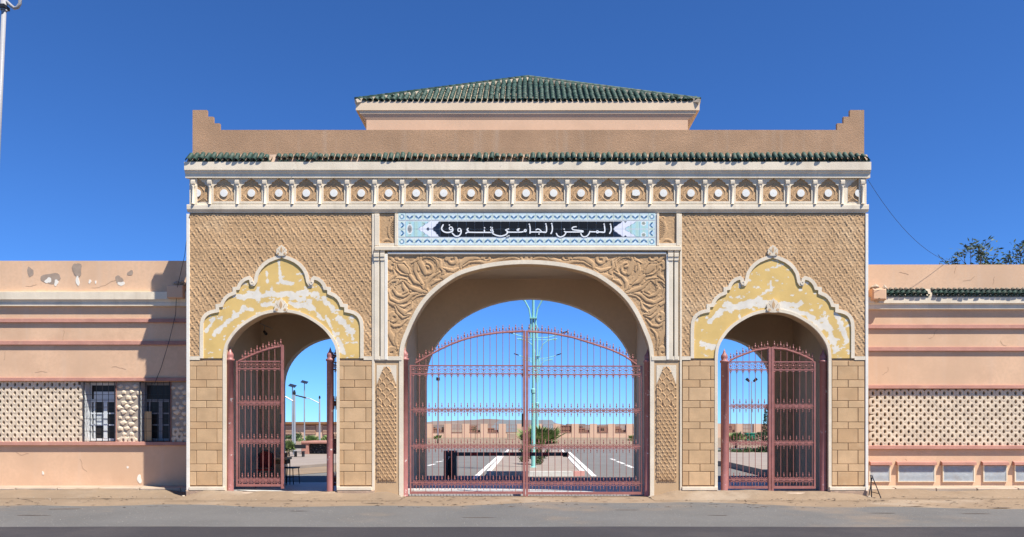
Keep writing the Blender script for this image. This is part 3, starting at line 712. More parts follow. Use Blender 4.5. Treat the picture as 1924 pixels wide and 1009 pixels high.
# ---- arabesque above the main arch
def ring(cx, cy, r, a0=0, a1=360, n=12): return [(cx+r*math.cos(R(a0+(a1-a0)*i/n)), cy-r*math.sin(R(a0+(a1-a0)*i/n))) for i in range(n+1)]
def spiral(cx, cy, r, a0=0, turns=1.4, n=18): return [(cx+r*(1-.62*i/n)*math.cos(R(a0)+turns*2*math.pi*i/n), cy-r*(1-.62*i/n)*math.sin(R(a0)+turns*2*math.pi*i/n)) for i in range(n+1)]
ST = [ # path, w0, wmid, w1   in zoomed photo units
 (spiral(185, 107, 36, 200, -1.3), 11, 10, 8), (spiral(118, 172, 40, 60, 1.4), 11, 11, 9), ([(75, 85), (110, 105), (135, 135), (165, 150)], 12, 14, 8),
 ([(152, 150), (195, 180), (235, 215), (262, 252)], 6, 38, 4), ([(150, 150), (150, 205), (185, 240), (262, 255)], 7, 6, 6), ([(155, 145), (220, 145), (255, 190), (268, 250)], 7, 6, 6),
 ([(262, 255), (300, 305), (362, 322), (395, 385), (418, 396)], 14, 15, 12), (ring(410, 180, 88, -60, 200, 14), 10, 17, 14), ([(310, 150), (302, 210), (330, 275), (365, 320)], 12, 15, 10),
 (spiral(405, 200, 52, 90, -1.1), 9, 12, 10), ([(362, 85), (345, 135), (372, 190), (388, 235)], 8, 26, 17), ([(505, 225), (440, 262), (400, 310), (398, 355), (418, 396)], 8, 14, 10),
 ([(340, 90), (380, 78), (440, 82), (490, 120), (505, 190)], 8, 15, 12), ([(480, 100), (520, 130), (515, 180), (540, 215), (530, 275)], 6, 14, 14), (spiral(612, 122, 46, 180, -1.3), 13, 13, 11),
 ([(500, 100), (560, 80), (620, 78), (700, 92)], 6, 14, 6), ([(530, 270), (600, 250), (660, 225), (682, 170)], 18, 24, 12), ([(540, 190), (580, 205), (620, 215), (665, 190)], 6, 18, 8),
 ([(682, 190), (690, 150), (740, 115), (800, 105), (850, 118)], 10, 26, 8), (spiral(897, 112, 36, 180, -1.3), 11, 11, 9), ([(700, 180), (760, 142), (840, 136), (905, 152), (960, 135), (1040, 108), (1130, 106), (1180, 84)], 6, 16, 10),
 (ring(1205, 108, 20), 12, 12, 12), ([(920, 85), (990, 90), (1030, 105)], 6, 12, 4), ([(1050, 120), (1110, 100), (1170, 118)], 6, 14, 6),
 (ring(208, 360, 66, -20, 300, 14), 8, 13, 12), (ring(185, 385, 112, 60, 200, 10), 6, 14, 8), ([(200, 312), (215, 350), (240, 380), (205, 405)], 6, 20, 6), ([(82, 365), (105, 440), (175, 478), (240, 455), (285, 410), (350, 395), (408, 400)], 10, 15, 10),
 ([(215, 300), (270, 350), (330, 372), (400, 392)], 6, 20, 12), ([(130, 365), (160, 410), (215, 425), (262, 400)], 12, 12, 8), ([(290, 455), (320, 425), (370, 410), (410, 410)], 4, 10, 4),
 ([(78, 400), (88, 470), (140, 500), (215, 510), (270, 482)], 8, 16, 4), ([(150, 505), (195, 545), (235, 575), (262, 572)], 10, 26, 6), ([(140, 510), (155, 560), (200, 600), (255, 585)], 6, 14, 4),
 (spiral(125, 600, 42, 100, 1.3), 12, 12, 10), ([(78, 490), (72, 560), (85, 640), (135, 672), (190, 665), (240, 610)], 10, 12, 6), ([(88, 640), (92, 710), (125, 770), (148, 830), (135, 880)], 10, 26, 12),
 ([(195, 690), (160, 730), (148, 790), (160, 860)], 5, 13, 6), (spiral(112, 886, 40, 60, 1.2), 14, 14, 12), ([(85, 300), (110, 270), (140, 250), (125, 200)], 6, 16, 6), ([(80, 330), (110, 300), (160, 290), (150, 330)], 5, 12, 8),
 ([(280, 150), (330, 120), (340, 90)], 5, 13, 5), ([(225, 560), (275, 520), (285, 470)], 5, 13, 5), ([(440, 330), (470, 300), (520, 285)], 5, 14, 5)]
def hf_arab(x, z):
    k = 1/(4.386*80)
    xm = np.where(x > X(989.5), 2*X(989.5)-x, x)
    xm = xm+.012*np.sin(z*7+(x > X(989.5))*2)
    h = np.full(x.shape, 0.0)
    for path, w0, wm, w1 in ST:
        P = [(X(710+a/4.386), Z(460+b/4.386)) for a, b in path]; n = len(P)
        ws = [(w0+(wm-w0)*min(1, 2*i/(n-1)) if i <= (n-1)/2 else wm+(w1-wm)*(2*i/(n-1)-1))*k*1.0 for i in range(n)]
        xs = [p[0] for p in P]; zs = [p[1] for p in P]; pad = max(ws)+.03
        sel = (xm > min(xs)-pad) & (xm < max(xs)+pad) & (z > min(zs)-pad) & (z < max(zs)+pad)
        if not sel.any(): continue
        d = segdist(xm[sel], z[sel], P, ws); hn = .015*sstep(-.003, .006, d)+.004*sstep(.01, .06, d)
        cur = h[sel]; edge = (d > -.012) & (d < 0.0) & (cur > .01)
        cur = np.where(edge, cur-.014, np.maximum(cur, hn)); h[sel] = cur
    bg = .007*(fbm(x*34, z*34, 9, 3)-.5)*2
    return h+np.where(h < .01, bg, 0)+.003*fbm(x*4, z*4, 3, 2)
ao = arch(CXM, ARC, .055)
me = gridmesh('arabesque_panel', X(728), X(1252), Z(674), Z(477.5), .0115, hf_arab, M['carved'], keep=lambda x, z: ~inpoly(x, z, ao), y=.012)
place('arabesque_panel', me, (0, 0, 0), GH)
def hf_corner(s):
    def f(x, z):
        px = (990+x*80); py = 933-z*80; u = (px-(714 if s < 0 else 1267)) if s < 0 else (1267-px); u = u  # 0 outer .. 27 inner
        h = .010*(fbm(x*26, z*26, 3, 3)-.5)
        d = np.hypot((u-34), (py-432)*.75); h = np.where(np.abs(d-18) < 2.2, .012, h)
        grid = ((np.floor(u/1.9)+np.floor(py/1.9)) % 2)*.012; h = np.where(d < 15.5, grid, h)
        d2 = np.hypot(u-14, (py-462)); h = np.where((np.abs(d2-12) < 2) & (py > 446), .012, h)
        d3 = np.hypot(u-22, py-411); h = np.where(np.abs(d3-3.4) < 1.2, .012, h)
        return h
    return f
for s, a, b in ((-1, 712.5, 742), (1, 1238, 1270.5)):
    place('corner_relief', gridmesh('corner_relief', X(a), X(b), Z(457), Z(402), .0105, hf_corner(s), M['carved'], y=.01), (0, 0, 0), GH)
trim(704, 713, 402, 462, 'cream', -.03); trim(742, 748, 402, 462, 'cream', -.035); trim(1233.5, 1238, 402, 462, 'cream', -.035); trim(1270.5, 1277, 402, 462, 'cream', -.03)
MB().box(X(713), X(742), -.02, .048, Z(462), Z(457.2)).build('trim', M['cream'], GH); MB().box(X(1238), X(1270.5), -.02, .048, Z(462), Z(457.2)).build('trim', M['cream'], GH)

# ---- the glazed name sign
SG = MB().box(X(748), X(1233.5), -.012, .048, Z(462), Z(401)).build('name_sign', M['grout'], GH)
def motif(u, v):
    c = np.empty(u.shape+(3,)); c[...] = (.66, .73, .64)
    def put(m, rgb): c[m] = rgb
    put((np.hypot(u-.5, (v-.45)*1.1) < .36), (.40, .58, .66))
    put((np.hypot(u-.0, v-.5) < .2) | (np.hypot(u-1, v-.5) < .2), (.56, .70, .52))
    a = np.abs(u-.5); put((np.abs(np.hypot(a-.0, (v-.62)*1.1)-.33) < .09) & (v < .66), (.04, .10, .19))
    put((np.hypot(a-.17, v-.45) < .12), (.05, .13, .24)); put((np.hypot(a-.3, v-.62) < .07), (.06, .15, .26))
    put((np.hypot(a, v-.5) < .1), (.78, .84, .84)); put((np.hypot(a-.13, v-.68) < .06), (.8, .84, .82)); put((a < .05) & (v < .3), (.1, .25, .42))
    put((np.hypot(a-.45, v-.5) < .06), (.8, .83, .78))
    put((v < .035) | (v > .965), (.78, .8, .8)); put((np.abs(v-.9) < .03), (.36, .5, .55))
    return c
def corner_motif(u, v):
    c = np.empty(u.shape+(3,)); c[...] = (.58, .72, .68); d = np.hypot(u-.5, v-.5)
    c[np.abs(d-.3) < .07] = (.12, .2, .3); c[d < .16] = (.8, .8, .78); c[(np.hypot(u-.25, v-.3) < .1)] = (.5, .62, .4); c[(np.hypot(u-.78, v-.7) < .1)] = (.25, .45, .6); return c
def field(px, py):
    c = np.empty(px.shape+(3,)); dy = np.abs(py-430.7)
    g = np.array([.47, .60, .42]); bl = np.array([.42, .64, .66]); t = .5+.5*np.sin(px*.5)
    c[...] = bl*(1-t[..., None]*.6)+g*t[..., None]*.6
    sc = .9*np.sin(dy*1.3)
    L = px < 990
    for cx_, cy_ in ((770, 430.7),):
        d = np.hypot((px-cx_)*1.3, (py-cy_)*.75); c[(np.abs(d-6.5) < .9)] = (.8, .8, .74); c[d < 5.6] = (.46, .42, .36); c[(d < 4.6) & (np.sin(px*2.6)*np.sin(py*2.2) > .2)] = (.08, .09, .1)
    for cy_ in (420, 441.5):
        d = np.hypot((px-1209), (py-cy_)); c[(np.abs(d-4) < .8)] = (.8, .8, .74); c[d < 3.2] = (.3, .32, .25)
        for q in (768, 795): 
            d = np.hypot(px-q-2, (py-cy_)*1.2); c[d < 1.3] = (.2, .22, .2)
    xo = 783.4+25*(dy/14.5)**.85+sc; m = L & (px > xo-1.3); c[m & (px < xo)] = (.1, .16, .22); c[L & (px > xo)] = (.76, .76, .8)
    xb = 811.5+14.0*(dy/14.5)**.9+sc*.8; c[L & (px > xb)] = (.012, .016, .028)
    dd = np.abs(px-804.5)+np.abs(py-430.7); c[L & (dd < 4)] = (.03, .04, .06)
    c[L & (dy < .5) & (px > 806) & (px < 812)] = (.2, .22, .3)
    Rm = ~L; xg = 1172+25*(dy/14.5)**.9+sc; xw_ = 1151.5+19*(dy/14.5)**1.1+sc*.8
    c[Rm & (px < xg)] = (.1, .16, .22); c[Rm & (px < xg-1.2)] = (.76, .75, .8); c[Rm & (px < xw_)] = (.012, .016, .028)
    c[Rm & (np.abs(px-1174.5) < (dy-11.5)*1.0)] = (.012, .016, .028)
    c[Rm & (dy < .9) & (px > 1153)] = (.8, .82, .82)
    return c
def tilemesh(w_, h_, fn, n=11):
    return gridmesh('glazed_tile', -w_/2, w_/2, -h_/2, h_, w_/n, None, M['print'], keep=lambda x, z: z < h_/2, col=fn, smooth=False)
PT = 16.28; bw = PT/80-.006
def tm(w_, h_, fn):
    return gridmesh('glazed_tile', -w_/2, w_/2, -h_/2, h_/2, w_/12, None, M['print'], col=lambda x, z: fn((x+w_/2)/w_, 1-(z+h_/2)/h_), smooth=False)
tb = tm(bw, 12.6/80, lambda u, v: motif(u, 1-v)); bb = tm(bw, 12.6/80, lambda u, v: motif(u, v))
lb = tm(12.6/80, 14.2/80, lambda u, v: motif(v, 1-u)); rb = tm(12.6/80, 14.2/80, lambda u, v: motif(v, u)); cb = tm(12.6/80, 12.6/80, corner_motif)
XS0 = 762.0
for i in range(28):
    place('glazed_tile', tb, (X(XS0+PT*(i+.5)), -.016, Z(407.3)), SG); place('glazed_tile', bb, (X(XS0+PT*(i+.5)), -.016, Z(454.3)), SG)
for yy in (423.3, 438.3):
    place('glazed_tile', lb, (X(755.2), -.016, Z(yy)), SG); place('glazed_tile', rb, (X(1224.6), -.016, Z(yy)), SG)
for xx in (755.2, 1224.6):
    for yy in (407.3, 454.3): place('glazed_tile', cb, (X(xx), -.016, Z(yy)), SG)
bt = MB().bbox(-bw/2, bw/2, -.006, 0, -7.05/80, 7.05/80, .002).mesh('glazed_tile', M['navy'])
for i in range(28):
    for r, yy in enumerate((423.4, 438.0)):
        cx = XS0+PT*(i+.5)
        if 4 <= i <= 23: place('glazed_tile', bt, (X(cx), -.013, Z(yy)), SG)
        else:
            me = gridmesh('glazed_tile', -bw/2, bw/2, -7.05/80, 7.05/80, bw/14, None, M['print'], col=lambda x, z: field(cx+x*80, yy-z*80), smooth=False)
            place('glazed_tile', me, (X(cx), -.017, Z(yy)), SG)
A7 = lambda a, b: (700+a/6.413, 370+b/6.413)
A8 = lambda a, b: (980+a/6.206, 370+b/6.206)
def word(strokes, rings, dots):
    mb = MB(); y = -.0225
    for i, (f, pts, wd) in enumerate(strokes):
        p = [f(*q) for q in pts]
        # smooth
        q = []
        for k_ in range(len(p)-1):
            p0 = p[max(k_-1, 0)]; p1 = p[k_]; p2 = p[k_+1]; p3 = p[min(k_+2, len(p)-1)]
            for j in range(5):
                t = j/5; q.append(tuple(.5*((2*p1[a])+(-p0[a]+p2[a])*t+(2*p0[a]-5*p1[a]+4*p2[a]-p3[a])*t*t+(-p0[a]+3*p1[a]-3*p2[a]+p3[a])*t**3) for a in (0, 1)))
        q.append(p[-1]); q = [(X(a), Z(b)) for a, b in q]; wd = wd*1.12
        mb.ribbon(q, wd/80, y-.0006*i, -.018)
        for e, (ex, ez) in enumerate((q[0], q[-1])):
            r = wd/160; mb.prism([(ex+r*math.cos(t), ez+r*math.sin(t)) for t in np.linspace(0, 2*math.pi, 11)[:-1]], y-.0003-.0006*i-.0001*e, -.018)
    for j, (f, c, r, wd) in enumerate(rings):
        cx, cy = f(*c); mb.ribbon([(X(cx+r*math.cos(t)), Z(cy+r*math.sin(t))) for t in np.linspace(0, 2*math.pi, 15)[:-1]], wd/80, y-.009-.0004*j, -.018, closed=True)
    for j, (f, c, r) in enumerate(dots):
        cx, cy = f(*c); mb.prism([(X(cx+r*math.cos(t)), Z(cy+r*math.sin(t))) for t in np.linspace(0, 2*math.pi, 5)[:-1]], y-.012-.0004*j, -.018)
    mb.build('lettering', M['letters'], SG)
word([(A8, [(1035, 325), (1043, 365), (1041, 400), (1026, 428)], 2.1), (A8, [(960, 322), (968, 365), (966, 412), (930, 414)], 2.1), (A8, [(950, 413), (880, 411), (795, 408)], 2.0),
      (A8, [(795, 405), (785, 432), (760, 460), (725, 468), (700, 450), (691, 430)], 2.0), (A8, [(636, 352), (605, 354), (588, 368), (600, 385), (650, 392), (712, 399), (713, 411)], 1.9), (A8, [(714, 411), (620, 412), (510, 412)], 2.0),
      (A8, [(500, 406), (516, 420), (495, 452), (455, 470), (422, 457), (405, 430)], 2.0)], [(A8, (883, 411), 2.1, 1.5)], [(A8, (496, 380), 1.5), (A8, (1034, 322), 1.6), (A8, (960, 321), 1.6), (A8, (634, 352), 1.4)])
word([(A8, [(350, 315), (359, 360), (356, 400), (342, 430)], 2.1), (A8, [(282, 318), (291, 365), (286, 412), (250, 414)], 2.1), (A8, [(270, 413), (150, 412), (98, 413)], 2.0), (A8, [(90, 322), (100, 370), (98, 425)], 2.1),
      (A8, [(168, 388), (188, 377), (212, 386), (236, 410)], 1.8), (A7, [(1850, 412), (1780, 427), (1620, 427)], 2.0), (A7, [(1768, 388), (1742, 398), (1752, 425)], 1.8),
      (A7, [(1640, 392), (1605, 402), (1632, 425), (1605, 458), (1550, 474), (1490, 465), (1450, 445)], 2.0)], [(A7, (1840, 410), 2.2, 1.5), (A7, (1752, 404), 1.7, 1.3)], [(A8, (203, 436), 1.5), (A7, (1622, 478), 1.4), (A7, (1643, 472), 1.4), (A7, (1636, 390), 1.4), (A8, (350, 316), 1.6), (A8, (282, 319), 1.6), (A8, (90, 323), 1.6)])
word([(A7, [(1445, 405), (1452, 428), (1400, 430), (1345, 430), (1250, 430), (1150, 428)], 2.0), (A7, [(1348, 402), (1350, 430)], 2.0), (A7, [(1152, 382), (1140, 400), (1158, 418), (1142, 428), (1125, 441)], 2.0),
      (A7, [(1068, 405), (1066, 440), (1040, 472), (1000, 474), (962, 440)], 2.1), (A7, [(966, 385), (964, 415), (910, 432), (858, 420), (833, 385), (852, 340)], 2.2)],
     [(A7, (1436, 402), 2.0, 1.6), (A7, (1047, 402), 2.9, 1.8), (A7, (945, 383), 2.9, 1.8)], [(A7, (1425, 370), 1.4), (A7, (1443, 376), 1.4), (A7, (1350, 376), 1.5), (A7, (928, 343), 1.5)])

# ---- pavilion with pyramid roof
hwW = 302*18.28/1440
PV = MB().box(-hwW+X(990.5), hwW+X(990.5), .28, 4.05, 6.9, at(0, 222, .28).z+.1).build('pavilion', M['peach2'], GH)
cxp = X(991.5)
def rect(x, y0, y1, z): return [(cxp-x, y0, z), (cxp+x, y0, z), (cxp+x, y1, z), (cxp-x, y1, z)]
def frustum(a, b, name, m):
    mb = MB(); mb.add(a+b, [(0, 1, 2, 3), (4, 5, 6, 7)]+[(i, (i+1) % 4, (i+1) % 4+4, i+4) for i in range(4)]); o = mb.build(name, m, PV); fix_normals(o); return o
hwE = 323*18.21/1440; zE1 = at(0, 191, .21).z; zE0 = at(0, 207, .21).z
frustum(rect(hwE, .21, 4.3, zE0), rect(hwE, .21, 4.3, zE1), 'eave_fascia', M['peachcream'])
frustum(rect(hwE-.09, .236, 4.24, at(0, 213.5, .23).z), rect(hwE-.07, .232, 4.25, zE0-.001), 'eave_fillet', M['peachcream'])
frustum(rect(hwW+.0, .277, 4.06, at(0, 223, .28).z-.02), rect(hwE-.11, .245, 4.22, at(0, 213.5, .23).z-.001), 'eave_cove', M['peach2'])
apex = Vector((cxp, 2.2, at(0, 149, 2.2).z)); zr = zE1+.0
rp_ = MB(); rp_.add(rect(hwE-.02, .225, 4.27, zr)+[tuple(apex-Vector((0, 0, .05)))], [(0, 1, 4), (1, 2, 4), (2, 3, 4), (3, 0, 4)]); roof = rp_.build('roof', M['mortar'], PV); fix_normals(roof)
slope = math.atan2(apex.z-zr, 1.98); SL = math.hypot(apex.z-zr, 1.98)
tl = halfpipe(.060, .25, n=6).mesh('roof_tile', M['tile'], True)
allt = []
ncol = int(2*hwE/.1345)
for r in range(14):
    for c in range(ncol):
        x = -hwE+(c+.5)*2*hwE/ncol; t = r*.186/SL
        if abs(x) > hwE*(1-t)-(.03 if r == 0 else .12+.16*min(1, r/4)): continue
        allt.append((r, x, t))
joined = MB(); base_t = halfpipe(.060, .25, n=5)
for k_, (r, x, t) in enumerate(allt):
    yy = .225+1.98*t-.02; zz = zr+(apex.z-zr)*t+.02+random.uniform(-.005, .005); rz = random.uniform(-.05, .05)
    if k_ < 295: place('roof_tile', tl, (cxp+x, yy, zz), roof, (slope, 0, rz))
    else:
        Mx = Matrix.Translation((cxp+x, yy, zz)) @ Matrix.Rotation(rz, 4, 'Z') @ Matrix.Rotation(slope, 4, 'X')
        joined.add([tuple(Mx @ Vector(v)) for v in base_t.v], base_t.f)
# the three faces turned away
for (n_c, half, dirv, org, rise) in ((34, 2.1, 'L', None, None), (34, 2.1, 'R', None, None), (ncol, hwE, 'B', None, None)):
    for c in range(n_c):
        s = -half+(c+.5)*2*half/n_c; tm_ = 1-abs(s)/half
        if tm_ < .08: continue
        if dirv == 'B': a = Vector((cxp+s, 4.3, zr+.02)); b = a+(Vector((cxp+s, 2.2, apex.z+.02))-a)*tm_
        else:
            sg = -1 if dirv == 'L' else 1; a = Vector((cxp+sg*hwE, 2.2+s, zr+.02)); b = a+(Vector((cxp, 2.2+s, apex.z+.02))-a)*tm_
        joined.tube([a, b], .055, 6)
jo = joined.build('roof_tile', M['tile'], roof); tag(jo, kind='stuff')
cn = Vector((0, 0, 0))
for sx in (-1, 1):
    for yb in (.22, 4.3):
        a = Vector((cxp+sx*hwE, yb, zr)); d = apex-a; L = d.length; d.normalize()
        MB().tube([a+Vector((0, 0, -.01)), apex+Vector((0, 0, -.02))], .085, 6).build('hip_bedding', M['mortar'], roof)
        side = d.cross(Vector((0, 0, 1))).normalized(); up = side.cross(d)
        q = Matrix((side, d, up)).transposed().to_euler()
        n_ = int(L/.19)
        for i in range(n_): place('hip_tile', tl, a+d*(i*.19)+up*.05, roof, q)
place('ridge_cap', MB().lathe([(.11, -.08), (.1, .0), (.03, .05), (0, .055)], n=10).mesh('ridge_cap', M['mortar'], True), apex, roof)
# pavilion roof first channel row (dark rims under the eave tiles)
for c in range(ncol-1):
    x = -hwE+(c+1)*2*hwE/ncol; place('channel_tile', chan, (cxp+x, .21, zr+.045), roof, (slope*.6, 0, 0))

# ---- little things fixed to the gatehouse
cc = thing('security_camera', 'small dark security camera on a bracket high inside the left archway', 'camera', at(497, 612, 2.6))
b = wpos[cc]
MB().tube([b+Vector((-.25, 1.4, .1)), b+Vector((-.2, .2, .1)), b, b+Vector((0, -.02, -.15))], .012, 5).build('bracket', M['steel'], cc)
MB().tube([b+Vector((0, -.02, -.16)), b+Vector((.1, -.16, -.24))], [.035, .04], 8).build('camera_body', M['black'], cc)
def cable(name, pts, r, lab, cat='cable', m='black'):
    mb = MB().tube(pts, r, 4); o = mb.build(name, M[m], None, loc=Vector(pts[0])); return tag(o, lab, cat)
a = at(1631, 338, .02); b = at(1790, 494, 1.6); cable('cable', [a+(b-a)*t+Vector((0, 0, -.35*4*t*(1-t))) for t in np.linspace(0, 1, 14)], .0045, 'thin black cable sagging from the gatehouse down to the right annex roof')
pts = [at(357, 400, -.05), at(352, 440, .1), at(347, 480, .8), at(332, 545, 1.28), at(330, 590, 1.40), at(318, 640, 1.40), at(303, 690, 1.45), at(290, 722, 1.43)]
cable('cable', pts, .006, 'thin black cable trailing down the shaded end of the left annex wall')

# ================================================================== WINGS
YW = 1.5
def zw(py): return at(0, py, YW).z
def xw(px): return at(px, 0, YW).x
def course(parent, x0, x1, py0, py1, m='rust', out=.055, name='string_course'):
    z1 = zw(py0); z0 = zw(py1)
    n = max(2, int((x1-x0)/1.5)); 
    return MB().extx([(YW+.02, z1+.012), (YW-out+.012, z1), (YW-out, z0+.01), (YW-out+.012, z0), (YW+.02, z0)], x0, x1).build(name, M[m], parent)
def annex(name, lab, x0, x1, top, P, openings, hw_openings):
    t = thing(name, lab, 'building', ((x0+x1)/2, YW, .1))
    zt, zb = zw(P['s0']), zw(P['s1'])
    MB().box(x0, x1, YW, YW+.3, zt, zw(top)).build('upper_wall', M['peach'], t)
    MB().box(x0, x1, YW, YW+.3, .10, zb).build('lower_wall', M['peach'], t)
    MB().box(x0, x1, YW+.3, 5.5, zw(top)-.7, zw(top)-.5).build('roof_slab', M['mortar'], t)
    MB().box(x0, x1, 5.5, 5.7, 0, zw(top)).build('rear_wall', M['peach2'], t)
    a, b = (x0, x0+.2) if x0 < 0 else (x1-.2, x1)
    MB().box(a, b, YW+.302, 5.498, 0, zw(top)).build('end_wall', M['peach2'], t)
    # backing behind the screens, cut at the openings
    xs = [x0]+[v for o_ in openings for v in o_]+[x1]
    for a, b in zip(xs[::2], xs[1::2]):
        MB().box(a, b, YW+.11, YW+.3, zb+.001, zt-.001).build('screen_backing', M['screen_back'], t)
    c0, c1, c2, c3 = P['cor']
    MB().extx([(YW+.02, zw(c0)+.03), (YW-.13, zw(c0)), (YW-.13, zw(c1)), (YW-.10, zw(c1)+.0), (YW-.07, zw(c2)+.02), (YW-.08, zw(c2)), (YW-.08, zw(c3)), (YW+.02, zw(c3)-.01)], x0, x1).build('cornice', M['cream'], t)
    for q in P['st']: course(t, x0, x1, q[0], q[1])
    course(t, x0, x1, P['s0']-7, P['s0']-.5, out=.06, name='lintel_course'); course(t, x0, x1, P['s1']+.5, P['s1']+7, out=.07, name='sill_course')
    return t
WL = [(xw(158), xw(217)), (xw(263), xw(320))]
LW = annex('annex_building', 'peach plastered annex left of the gatehouse with two barred windows, partly in its shadow', -16.5, XL-.005, 490,
           {'s0': 717, 's1': 830, 'cor': (550, 564, 570.5, 575.5), 'st': ((599, 606.5), (641, 648.5))}, WL, None)
RW = annex('annex_building', 'peach annex right of the gatehouse with green eave tiles and low louvred vents', XR+.005, 16.5, 497,
           {'s0': 731, 's1': 837, 'cor': (560, 571, 575.5, 581.5), 'st': ((610.5, 618), (652.5, 660))}, [], None)
# screen blocks
def block_mesh(dx, dz, seed):
    rr = random.Random(seed); mb = MB(); n = 12; a = dx/2; 
    outer = []
    for i in range(n):
        t = 2*math.pi*i/n; c, s = math.cos(t), math.sin(t)
        # hexagon-like cell that tiles the staggered lattice
        k = 1/max(abs(c)/(a*.985), (abs(c)*(dz/ (2*a))*0.0+abs(s))/(dz*.93), (abs(c)/a*.5+abs(s)/dz)/1.24)
        outer.append((k*c, k*s))
    hr = dx*.25; outer = [(v[0]*.985, v[1]*.985) for v in outer]
    inner = [(hr*math.cos(2*math.pi*i/n)*.72, hr*math.sin(2*math.pi*i/n)*1.08) for i in range(n)]
    mid = [(v[0]*1.5, v[1]*1.35) for v in inner]
    vs = [(x, 0.0, z) for x, z in outer]+[(x, -.006, z) for x, z in mid]+[(x, -.004, z) for x, z in inner]+[(x, .075, z) for x, z in inner]+[(x, .075, z) for x, z in outer]
    fs = []
    for i in range(n):
        j = (i+1) % n
        fs += [(i, j, n+j, n+i), (n+i, n+j, 2*n+j, 2*n+i), (2*n+i, 2*n+j, 3*n+j, 3*n+i), (i, 4*n+i, 4*n+j, j)]
    mb.add(vs, fs); return mb
dxl = 14.0*19.5/1440; dzl = 7.95*19.5/1440; dxr = 14.9*19.5/1440
bl = [block_mesh(dxl, dzl, s).mesh('screen_block', M['screen']) for s in (1,)]
br = [block_mesh(dxr, dzl, s).mesh('screen_block', M['screen']) for s in (1,)]
for r in range(14):
    z = zw(722.5+r*7.95)
    for c in range(-2, 12):
        px = 13+c*14-(7 if r % 2 else 0)
        if px > 151: continue
        place('screen_block', bl[0], (xw(px), YW+.02+random.uniform(-.003, .003), z), LW)
cap = MB().box(-.5, .5, YW+.028, YW+.11, zw(829.5), zw(718))
for r in range(13):
    z = zw(739+r*8.0)
    for c in range(0, 22):
        px = 1641+c*14.9-(7.45 if r % 2 else 0)
        if px < 1634 or px > 1940: continue
        place('screen_block', br[0], (xw(px), YW+.02+random.uniform(-.003, .003), z), RW)
# cement-filled bays with remnants of blocks between the windows
for a, b in ((150, 158), (217, 263), (320, 352)):
    MB().box(xw(a)+.002, xw(b)-.002, YW+.035, YW+.109, zb_ := zw(829.5), zw(718)).build('cement_infill', M['greyplaster'], LW)
blobs = []
for s in range(5):
    rr = random.Random(s+5); n = 9; ring_ = [(math.cos(2*math.pi*i/n)*.078*rr.uniform(.65, 1.2), math.sin(2*math.pi*i/n)*.058*rr.uniform(.65, 1.2)) for i in range(n)]
    mb = MB(); mb.add([(x, 0, z) for x, z in ring_]+[(x*.6, -.022, z*.6) for x, z in ring_]+[(0, -.026, .01)], [(i, (i+1) % n, n+(i+1) % n, n+i) for i in range(n)]+[(n+i, n+(i+1) % n, 2*n) for i in range(n)])
    blobs.append(mb.mesh('block_remnant', M['screen'], False))
for r in range(11):
    for c in range(-5, 20):
        px = 224+c*14.5+(7.2 if r % 2 else 0)+random.uniform(-1, 1); py = 727+r*9.8+random.uniform(-1.5, 1.5)
        if 220 < px < 260 or 325 < px < 350 or 151.5 < px < 155:
            place('block_remnant', random.choice(blobs), (xw(px), YW+.034, zw(py)), LW, None, (random.uniform(.8, 1.25),)*3)
for px, r in ((231, 13), (247, 13), (330, 13), (344, 13), (337, 12), (330, 11)):
    place('screen_block', bl[0], (xw(px), YW+.01, zw(722.5+r*7.95)-.02), LW)
# windows
def window(a, b, lab, boarded):
    x0, x1, z0, z1 = xw(a), xw(b), zw(829.5), zw(717.5)
    wn = MB(); t = .035; yb = YW+.24
    def fr(p0, p1, q0, q1, y0=yb, y1=yb+.05): wn.box(xw(p0), xw(p1), y0, y1, zw(q1), zw(q0))
    k = a-158
    fr(a+.2, a+4, 718, 829); fr(b-4, b-.2, 718, 829); fr(a+4, b-4, 718, 723); fr(a+4, b-4, 824, 829)
    fr(a+4, b-4, 749.5, 754.5); fr(a+27, a+34, 754.5, 824, yb-.006, yb+.045)
    for q in (775, 797): fr(a+4, a+27, q, q+2.6); fr(a+34, b-4, q, q+2.6)
    fr(a+8, a+11, 754.6, 823.9, yb-.004, yb+.04); fr(b-11, b-8, 754.6, 823.9, yb-.004, yb+.04)
    o = wn.build('window', M['frame_shaded' if boarded else 'frame_white'], LW); tag(o, lab)
    mb = MB()
    for (p0, p1, q0, q1) in [(a+4, b-4, 723, 749.5)]+[(u, v, s, e) for u, v in ((a+11, a+27), (a+34, b-11)) for s, e in ((754.5, 775), (777.6, 797), (799.6, 824))]:
        MB().box(xw(p0), xw(p1), yb+.02, yb+.026, zw(q1), zw(q0)).build('pane', M['louvre'] if (q0 == 777.6 and p0 == a+11 and not boarded) else M['glass'], o)
    if not boarded: MB().box(xw(a+9), xw(b-9), yb-.012, yb-.008, zw(749), zw(735)).build('glass_reflection', M['frame_white'], o)  # bright reflection on the upper glass, painted as a white plate
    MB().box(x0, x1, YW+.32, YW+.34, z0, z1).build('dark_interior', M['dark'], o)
    # plastered reveals
    MB().box(x0-.012, x0+.001, YW+.012, YW+.31, z0, z1).build('reveal', M['frame_white'], o); MB().box(x1-.001, x1+.012, YW+.012, YW+.31, z0, z1).build('reveal', M['rust'], o)
    g = MB()
    for q in (718.5, 741.5, 752, 764.7, 787, 810, 828.5): g.tube([(x0, YW-.005, zw(q)), (x1, YW-.005, zw(q))], .0075, 4)
    for i in range(6):
        x = x0+.01+(x1-x0-.02)*i/5; g.tube([(x, YW-.017, z0), (x, YW-.017, z1)], .0075 if 0 < i < 5 else .013, 4)
    g.build('window_grille', M['black'], o)
    if boarded: MB().box(xw(268), xw(281), YW+.1, YW+.13, zw(829), zw(773)).build('board', M['stone'], o)
